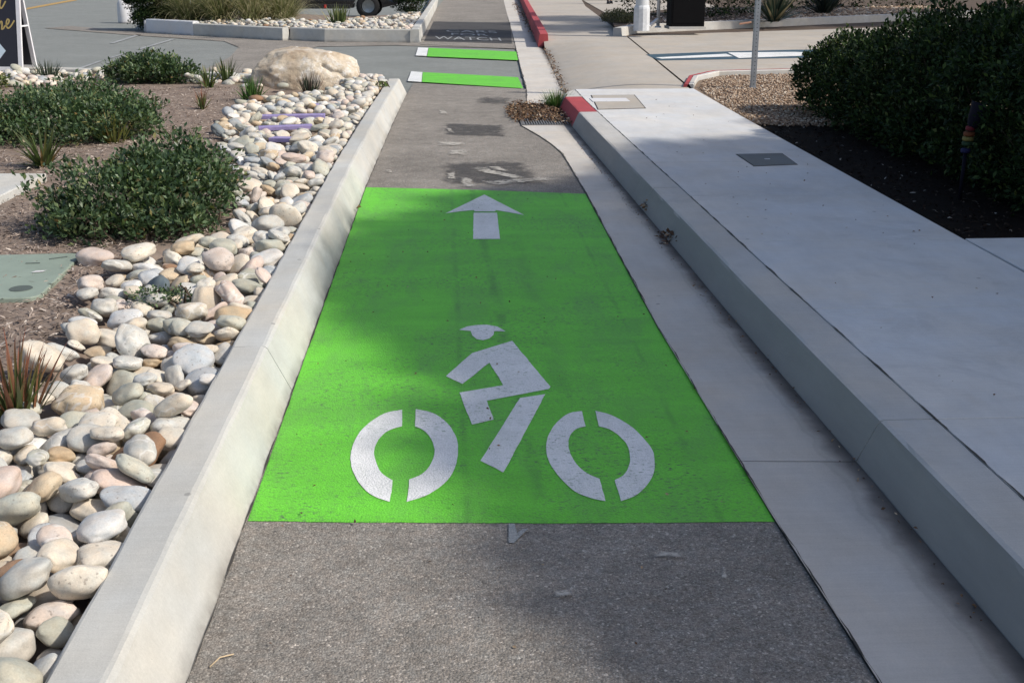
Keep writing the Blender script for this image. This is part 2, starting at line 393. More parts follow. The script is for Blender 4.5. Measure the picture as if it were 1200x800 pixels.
halves('wheel', [([(862,347),(820,354),(778,385),(750,430),(743,475),(755,520),(790,570),(840,615),(890,637),(942,648)], [(922,573),(880,555),(845,525),(824,490),(818,455),(825,425),(845,406),(875,398)]),
                 ([(907,346),(960,360),(1020,393),(1068,435),(1098,478),(1107,520),(1100,560),(1075,600),(1040,630),(993,648)], [(973,577),(1003,560),(1020,530),(1024,497),(1013,460),(988,430),(955,408),(920,398)])], bike)
def pa(u, v): return gp(420+u/4, 110+v/4, .004)
arrow = empty('direction_arrow', (0, 0, 0))
tag(arrow, 'white painted arrow pointing ahead at the far end of the green panel', 'road marking')
poly_part('arrow_head', [(590,472),(778,568),(705,555),(645,545),(640,551),(545,551),(540,545),(480,550),(408,560)], arrow, conv=pa)
poly_part('arrow_shaft', [(540,557),(650,557),(664,680),(538,680)], arrow, conv=pa)

# green crossing bars with white ends
def bar(label, q, w):
    e = empty('crossing_bar', (0, 0, 0)); tag(e, label, 'road marking', 'green and white bars across the lane')
    m = MB(); m.sheet([gp(*p) for p in q], .004); m.build('green_stripe', GREEN2, e, fix=False)
    m = MB(); m.sheet([gp(*p) for p in w], .004); m.build('white_block', WHITE, e, fix=False)
bar('nearer green crossing bar with white end, just past the planter kerb', [(494.5,96.5),(613,104),(607,91),(495.5,85)], [(477.5,95.5),(494,96.5),(495,85),(482,84)])
bar('farther green crossing bar with white end, before the stencilled words', [(500.5,66.5),(607,71),(605,61),(502.5,56.5)], [(487,65.5),(500,66),(502,56.5),(490,56)])

# stencilled words on a dark patch
sheet_obj('asphalt_patch', [gp(*p) for p in ((497,48.5),(600,51.5),(598,27),(508,25.5))], .004, ASPH_DARK)
words = empty('stencilled_words', (0, 0, 0)); tag(words, 'white stencilled words WATCH FOR CARS on dark patch across the far lane', 'road marking')
def text_mesh(body, size):
    c = bpy.data.curves.new('t', 'FONT'); c.body = body; c.size = size; c.align_x = 'CENTER'; c.fill_mode = 'FRONT'
    o = bpy.data.objects.new('t', c); COL.objects.link(o)
    dg = bpy.context.evaluated_depsgraph_get(); me = bpy.data.meshes.new_from_object(o.evaluated_get(dg)); bpy.data.objects.remove(o)
    return me
for w, (xa, ya), (xb, yb), yt in (('WATCH', (509,46.4), (588,48.6), 43.9), ('FOR', (529,41.6), (573,42.8), 39.9), ('CARS', (523,37.9), (583,39.4), 36.2)):
    a = gp(xa, ya); b = gp(xb, yb); top = gp((xa+xb)/2, yt)
    me = text_mesh(w, 1); xs = [v.co.x for v in me.vertices]; ys = [v.co.y for v in me.vertices]
    ex = Vector((b[0]-a[0], b[1]-a[1])); ln = top[1]-(a[1]+b[1])/2
    for v in me.vertices:
        u = (v.co.x-min(xs))/(max(xs)-min(xs)); t = (v.co.y-min(ys))/(max(ys)-min(ys))
        p = Vector(a)+ex*u; v.co = (p.x, p.y+t*ln, .008)
    link('word', me, WHITE_OLD, words)

# old removed markings: dark scour patches and pale residue
def m_decal(name, c, scale, lo, hi, amt, sc=(1, 1, 1)):
    g = NT(name); g.col(c); g.set(Roughness=.9)
    cv = g.n('ShaderNodeAttribute', attribute_name='cover').outputs['Fac']; edge = g.math('ADD', g.noise(g.pos, 9, 6, .65), g.math('MULTIPLY', g.math('SUBTRACT', cv, 1.0), .55))
    e = g.math('MULTIPLY', g.ramp(g.noise(g.pos, scale, 6, .7, sc=sc), [(lo, 0), (hi, amt)]), g.ramp(edge, [(.16, 0), (.42, 1)]))
    t = g.n('ShaderNodeBsdfTransparent'); mx = g.n('ShaderNodeMixShader'); g.l(e, mx.inputs[0]); g.l(t.outputs[0], mx.inputs[1]); g.l(g.b.outputs[0], mx.inputs[2]); g.l(mx.outputs[0], g.out.inputs[0])
    return g.mat
SCOUR = m_decal('scoured_asphalt', (.062, .060, .062), 6, .15, .5, .6)
RESID = m_decal('paint_residue', (.50, .47, .42), 38, .40, .52, .9, (.45, 1.2, 1))
def decal(name, corners, z, mat, fade=.25, nu=14, nv=10, arr=False):
    A, B, C, D = [Vector((*gp(*p), z)) for p in corners]; vs = []; cv = []
    for i in range(nu+1):
        for j in range(nv+1):
            u, v = i/nu, j/nv; vs.append(A.lerp(B, u).lerp(D.lerp(C, u), v))
            cv.append(min(1, min(u, 1-u)/fade, min(v, 1-v)/fade))
    me = bpy.data.meshes.new(name); me.from_pydata(vs, [], [(i*(nv+1)+j, (i+1)*(nv+1)+j, (i+1)*(nv+1)+j+1, i*(nv+1)+j+1) for i in range(nu) for j in range(nv)])
    at = me.attributes.new('cover', 'FLOAT', 'POINT'); at.data.foreach_set('value', cv)
    o = link(name, me, mat); o['kind'] = 'structure'; return o
decal('scoured_patch', [(506,219), (660,223), (622,186), (510,188)], .004, SCOUR, .22)
decal('scoured_patch', [(512,160), (602,163), (596,146), (514,143)], .004, SCOUR, .2)
decal('scoured_patch', [(545,123), (612,126), (608,113), (548,112)], .004, SCOUR, .4)
for q in ([(538,222),(562,222),(556,208),(536,206)], [(540,199),(556,193),(632,212),(622,215)], [(545,214),(640,207),(676,210),(560,222)], [(523,213),(538,213),(534,200),(522,203)],
          [(520,184),(558,184),(545,174),(524,176)], [(526,157),(534,158),(530,150),(520,150)], [(514,136),(528,136),(524,129),(512,129)], [(575,201),(600,203),(590,195),(566,195)], [(505,172),(550,173),(548,167),(510,166)],
          [(760,655),(810,658),(805,648),(765,645)], [(640,706),(682,700),(668,690),(645,694)], [(450,203),(462,204),(460,199),(448,199)], [(838,690),(858,700),(852,660),(846,662)]):
    decal('paint_residue', q, .008, RESID, .35)
def pv(u, v): return gp(200+u/2, 560+v/2, .004)
m = MB(); m.sheet([pv(*p) for p in ((792,106),(806,106),(812,128),(826,118),(838,118),(804,152),(792,150))], .004); tag(m.build('paint_mark', WHITE_OLD, fix=False), 'small faded white tick mark on asphalt at the near edge of green', 'road marking')

# street lines at the far left
m = MB(); m.sheet([gp(*p) for p in ((74,85.5),(80,85.5),(120,71),(116,71))], -.006); m.sheet([gp(*p) for p in ((127,67.5),(131,67.5),(152,61),(149,61))], -.006); m.sheet([gp(*p) for p in ((160,57.5),(165,57.5),(206,45.5),(201,45.5))], -.006)
tag(m.build('stall_line', WHITE_OLD, fix=False), 'worn broken white line on the street behind the shrubs', 'road marking')
m = MB(); m.sheet([gp(*p) for p in ((128,50.5),(134,50.5),(166,40.5),(160,40.5))], -.006)
tag(m.build('stall_line', WHITE_OLD, fix=False), 'short faint white line on the street nearest the dark bush', 'road marking')
m = MB(); m.sheet([gp(*p) for p in ((30,11.5),(32,9.2),(90,-1.5),(90,.5))], -.006)
tag(m.build('centre_line', YELLOW, fix=False), 'yellow centre line on the street at the upper left', 'road marking')
m = MB()

# ------------------------------------------------------------------ kerbs
def sweep(path, prof, step=.06, amp=.0028, seed=0, caps=True):
    """prof: (offset to the left of travel, height); returns a MB"""
    P = []
    for i in range(len(path)-1):
        a, b = Vector(path[i]), Vector(path[i+1]); n = max(1, int((b-a).length/step))
        P += [a.lerp(b, k/n) for k in range(n)]
    P.append(Vector(path[-1])); vs = []; n = len(prof); fs = []
    for i, p in enumerate(P):
        t = (P[min(i+1, len(P)-1)]-P[max(i-1, 0)]).normalized(); nn = Vector((-t.y, t.x))
        for k, (o, z) in enumerate(prof):
            j = noise.noise(Vector((p.x*5+k*.7, p.y*5, seed)))*amp-(max(0, noise.noise(Vector((p.y*11, k*2.3, seed+9)))-.45)*.010 if z > .1 else 0)
            q = p+nn*(o+j); vs.append((q.x, q.y, z+(j if z > .02 else 0)))
    for i in range(len(P)-1):
        for k in range(n-1): fs.append((i*n+k, i*n+k+1, (i+1)*n+k+1, (i+1)*n+k))
    if caps: fs += [tuple(range(n)), tuple(range((len(P)-1)*n, len(P)*n))[::-1]]
    m = MB(); m.add(vs, fs); return m
def part_path(path, y0, y1):
    def at(y):
        for a, b in zip(path, path[1:]):
            if a[1] <= y <= b[1]: t = (y-a[1])/(b[1]-a[1]); return (a[0]+(b[0]-a[0])*t, y)
        return path[-1] if y > path[-1][1] else path[0]
    return [at(y0)]+[p for p in path if y0 < p[1] < y1]+[at(y1)]
PROF_L = [(0, -.05), (0, .0), (.078, .162), (.083, .173), (.093, .181), (.105, .184), (.210, .182), (.218, .178), (.223, .170), (.226, -.05)]
m = MB()
for y0, y1 in ((.6, 4.268), (4.274, 9.30), (9.306, 14.88)):
    q = sweep(part_path(KB, y0, y1), PROF_L, seed=y0); m.add(q.v, q.f)
q = sweep([(-.515, 15.10), (-.60, 15.28), (-.80, 15.42)], [(0, -.05), (.08, .15), (.10, .17), (.22, .17), (.226, -.05)]); 
q = sweep([(-.78, 14.892), (-4.0, 16.6), (-9.5, 18.1)], [(-.01, -.05), (-.01, .15), (-.0, .165), (.14, .165), (.15, .15), (.16, -.05)], seed=3)
m.add([(x, y+.0, z) for x, y, z in q.v], q.f)
tag(m.build('planter_kerb', KERB), 'pale concrete kerb edging the cobble bed on the left of the lane', 'kerb')
# right kerb
KR = [(1.345, .6), (1.338, 2.33), (1.325, 3.5), (1.298, 5.2), (1.278, 7.4), (1.24, 10.77), (1.222, 13.05)]
PR = [(0, -.05), (0, 0), (-.062, .135), (-.070, .146), (-.085, .150)]
def kr_profile(w): return PR+[(-w, .150), (-w, -.05)]
m = MB()
for y0, y1, mat in ((.6, 3.482, 0), (3.488, 7.6, 0), (7.607, 11.70, 0), (11.704, 13.05, 1)):
    q = sweep(part_path(KR, y0, y1), kr_profile(.25), seed=y1); m.add(q.v, q.f, mat)
# rounded end dropping to the drive apron
pr = []
pts = [(1.222, 13.054), (1.24, 13.3), (1.30, 13.6), (1.40, 13.85)]; hh = [.150, .150, .148, .145]
vs = []; n = 0
for (x, y), h in zip(pts, hh):
    prof = [(x, -.05), (x, 0), (x+.06, h-.015), (x+.08, h), (1.49, h), (1.49, -.05)]; n = len(prof)
    vs += [(a, y, z) for a, z in prof]
fs = [(i*n+k, i*n+k+1, (i+1)*n+k+1, (i+1)*n+k) for i in range(len(pts)-1) for k in range(n-1)]+[tuple(range(n)), tuple(range((len(pts)-1)*n, len(pts)*n))]
m.add(vs, fs, 0)
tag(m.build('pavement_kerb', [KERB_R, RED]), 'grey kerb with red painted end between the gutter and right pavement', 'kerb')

# ------------------------------------------------------------------ gutters
def gutter(name, left, right, z, dirt0, rows=40):
    def at(path, t):
        y = path[0][1]+(path[-1][1]-path[0][1])*t
        for a, b in zip(path, path[1:]):
            if a[1] <= y <= b[1]+1e-6: u = (y-a[1])/max(1e-6, b[1]-a[1]); return a[0]+(b[0]-a[0])*u, y
        return path[-1]
    cols = [0, .3, .5, .6, .7, .78, .86, .93, 1]; vs = []; dv = []
    for i in range(rows+1):
        a = at(left, i/rows); b = at(right, i/rows)
        for c in cols: vs.append((a[0]+(b[0]-a[0])*c, a[1]+(b[1]-a[1])*c, z)); dv.append(max(0, (c-dirt0)/(1-dirt0)))
    k = len(cols); me = bpy.data.meshes.new(name)
    me.from_pydata(vs, [], [(i*k+j, i*k+j+1, (i+1)*k+j+1, (i+1)*k+j) for i in range(rows) for j in range(k-1)])
    at_ = me.attributes.new('dirt', 'FLOAT', 'POINT'); at_.data.foreach_set('value', dv)
    o = link(name, me, GUTTER); o['kind'] = 'structure'; return o
gutter('gutter', part_path(AE, .6, 3.50), part_path(KR, .6, 3.475), .008, .58, 30)
gutter('gutter', part_path(AE, 3.504, 11.79), part_path(KR, 3.479, 11.79), .008, .64, 90)
DL = [(1.36, 13.4), (1.492, 14.76), (1.657, 18.41), (1.828, 23.1)]
gutter('gutter', GN[1:5], [(1.43, 13.69), (1.492, 14.76), (1.657, 18.41), (1.86, 24.37)], .004, .8, 40)
gutter('gutter', GN[4:], [(1.82, 24.37), (3.1, 51.5), (3.6, 62)], .004, .6, 30)
sheet_obj('gutter_bed', [(.7, 11.6), (1.5, 11.6), (1.5, 24), (1.0, 13.9), (.7, 13.4)], -.010, SEAM)

# ------------------------------------------------------------------ pavement
m = MB()
ys = [.62, 2.15, 3.487, 4.77, 6.05, 7.33, 8.62, 9.9, 11.2, 12.5, 13.85]
for a, b in zip(ys, ys[1:]):
    x1 = lambda y: 2.77+.012*(y-6) if y < 11 else 2.83+.02*(y-11)
    lx = lambda y: part_path(KR, y, y+.01)[0][0]+.257 if y < 13 else 1.483
    m.prism([(lx(a), a+.003), (x1(a), a+.003), (x1(b), b-.003), (lx(b), b-.003)], .02, .150)
m.prism([(2.785, .6), (7, .6), (7, 6.05), (2.785, 6.05)], .02, .149)
o = m.build('pavement', WALK, bevel=.004); o['kind'] = 'structure'
sheet_obj('pavement_bed', [(1.42, .6), (7, .6), (7, 6.0), (2.74, 6.0), (2.74, 13.8), (1.4, 13.8)], .128, SEAM)
ribbon('pavement_seam', [(1.599, .6), (1.592, 2.33), (1.579, 3.5), (1.552, 5.2), (1.532, 7.4), (1.494, 10.77), (1.478, 13.05), (1.487, 13.8)], .008, .1530, SEAM, 5)
# beige drive apron rising from the gutter
vs = []; rows = 24; prof = [(k*.08, .010+.132*(1-(1-min(1, k*.08/.96))**1.7)) for k in range(13)]
xe = lambda y: 1.36+.0505*(y-13.4) if y > 14.76 else 1.43+.058*(y-13.69)
xj = lambda y: 2.86+(y-14.0)*.0725
for i in range(rows+1):
    y = 13.86+(23.3-13.86)*i/rows
    tb = max(0, min(1, (y-22)/1.2)); tb = tb*tb*(3-2*tb)
    for k, z in prof: vs.append((xe(y)+.01+k, y, z+(.142-z)*tb*(1 if k > .02 else .9)))
    vs.append((xj(y), y, .142))
n = len(prof)+1; m = MB(); m.add(vs, [(i*n+k, i*n+k+1, (i+1)*n+k+1, (i+1)*n+k) for i in range(rows) for k in range(n-1)])
m.sheet([(1.90, 23.305), (xj(23.3), 23.305), (4.6, 40), (6.6, 62), (3.75, 62), (3.25, 51.5)], .142)
o = m.build('drive_apron', APRON, fix=False, smooth=True); o['kind'] = 'structure'
m = MB(); m.sheet([(xj(14.3)+.03, 14.3), (3.6, 16.2), (40, 16.6), (40, 40), (5.4, 24.9), (xj(23.9)+.03, 23.9)], .142)
o = m.build('driveway', APRON, fix=False); o['kind'] = 'structure'
m = MB(); m.sheet([(4.6, 35), (8.5, 35), (9.5, 46), (5.2, 46)], .140); o = m.build('far_pavement', APRON, fix=False); o['kind'] = 'structure'
sheet_obj('drive_bed', [(1.6, 13.5), (3.2, 13.5), (4.2, 24.6), (2.2, 24)], .0, SEAM)
sheet_obj('verge', [(3.4, 23.8), (60, 23.8), (60, 36.2), (60, 90), (6.7, 90), (6.5, 62), (4.5, 39)], .125, SOIL_V)

# drive marking: blue framed white parallelograms
m = MB(); m.sheet([gp(*p, .146) for p in ((757,64),(772,71),(935,68),(1010,67),(1010,57.5),(930,58.5),(850,60.5))], .146)
dm = empty('drive_marking', (0,0,0)); tag(dm, 'blue bordered white painted strip across the driveway beside the pole', 'road marking')
m.build('blue_border', BLUE, dm, fix=False)
for q in (((768,67.5),(776,69),(859,66.3),(851,63.2)), ((853,61.8),(866,68.2),(938,65.6),(975,62.5),(930,61))):
    m = MB(); m.sheet([gp(*p, .150) for p in q], .150); m.build('white_block', WHITE, dm, fix=False)

# far kerbs
q = sweep([(1.735, 22.9), (1.81, 24.4), (3.1, 51.5), (3.6, 62)], [(0, -.05), (0, 0), (-.03, .235), (-.045, .25), (-.19, .25), (-.20, .1)], .5)
tag(q.build('red_kerb', RED), 'long red painted kerb running into the distance beside the far lane', 'kerb')
PF = [(0, -.05), (0, 0), (.03, .235), (.05, .255), (.17, .255), (.19, .24), (.20, -.05)]
PB = [(.0, -.05), (0, 0), (.02, .235), (.035, .255), (.17, .255), (.19, .24), (.2, -.05)]
m = MB()
q = sweep([(-.33, 62), (-.33, 42.3), (-.545, 24.5)][::-1], PB, .4); m.add(q.v, q.f, 0)
q = sweep([(-3.28, 25.46), (-2.5, 24.86), (-.56, 24.48)][::-1], [(-o, z) for o, z in PB], .2, seed=2); m.add(q.v, q.f, 0)
q = sweep([(-3.284, 25.463), (-5.49, 27.32)], PB, .2, seed=2); m.add(q.v, q.f, 0)
q = sweep([(-5.494, 27.324), (-6.79, 28.45)], [(o, z*1.18) for o, z in PB], .2, seed=2); m.add(q.v, q.f, 1)
q = sweep([(-6.79, 28.46), (-7.05, 29.4), (-7.8, 33.0), (-6.8, 34.2), (-4.5, 34.0)], PB, .2, seed=2); m.add(q.v, q.f, 1)
tag(m.build('island_kerb', [KERB, WHITEK]), 'grey and white painted kerb around the island planter across the street', 'kerb')
sheet_obj('island_soil', [(-.72, 24.7), (-2.6, 25.1), (-5.6, 27.6), (-6.7, 28.6), (-7.6, 33.0), (-6.8, 34), (-4.5, 33.8), (-2.4, 31.4), (-.62, 33.5), (-.55, 60), (-.45, 60), (-.45, 42), (-.72, 26)], .20, SOIL)

q = sweep([(3.50, 24.0), (4.0, 25.2), (5.9, 26.4), (8.6, 28.2), (16, 33)], [(0, .1), (0, .142), (.02, .29), (.04, .30), (.16, .30), (.18, .29), (.18, .1)], .4)
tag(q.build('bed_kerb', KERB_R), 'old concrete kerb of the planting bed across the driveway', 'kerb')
sheet_obj('far_bed', [(3.40, 24.1), (3.9, 25.35), (5.8, 26.55), (8.5, 28.35), (16, 33.2), (16, 42), (6.5, 34.6), (4.1, 30.5)], .26, SOIL_V)
# kerb along the gravel bed, thin red stripe on its top
q = sweep([(2.93, 14.05), (3.2, 15.1), (3.62, 15.75), (4.6, 15.95), (9, 16.1)], [(0, .1), (0, .17), (.01, .18), (.06, .18)], .15, seed=8)
q2 = sweep([(2.93, 14.05), (3.2, 15.1), (3.62, 15.75), (4.6, 15.95), (9, 16.1)], [(.064, .182), (.11, .182), (.12, .172), (.13, .05)], .15, seed=8)
m = MB(); m.add(q.v, q.f, 0); m.add(q2.v, q2.f, 1)
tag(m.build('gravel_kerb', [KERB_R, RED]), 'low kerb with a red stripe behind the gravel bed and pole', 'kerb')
sheet_obj('gravel_soil', [(2.84, 10.9), (9, 10.9), (9, 16.0), (4.6, 15.9), (3.62, 15.7), (3.2, 15.05), (2.9, 14.0), (2.88, 13)], .125, DIRT)
sheet_obj('hedge_soil', [(2.78, 6.06), (9, 6.06), (9, 10.9), (2.84, 10.9)], .121, SOIL_DK)

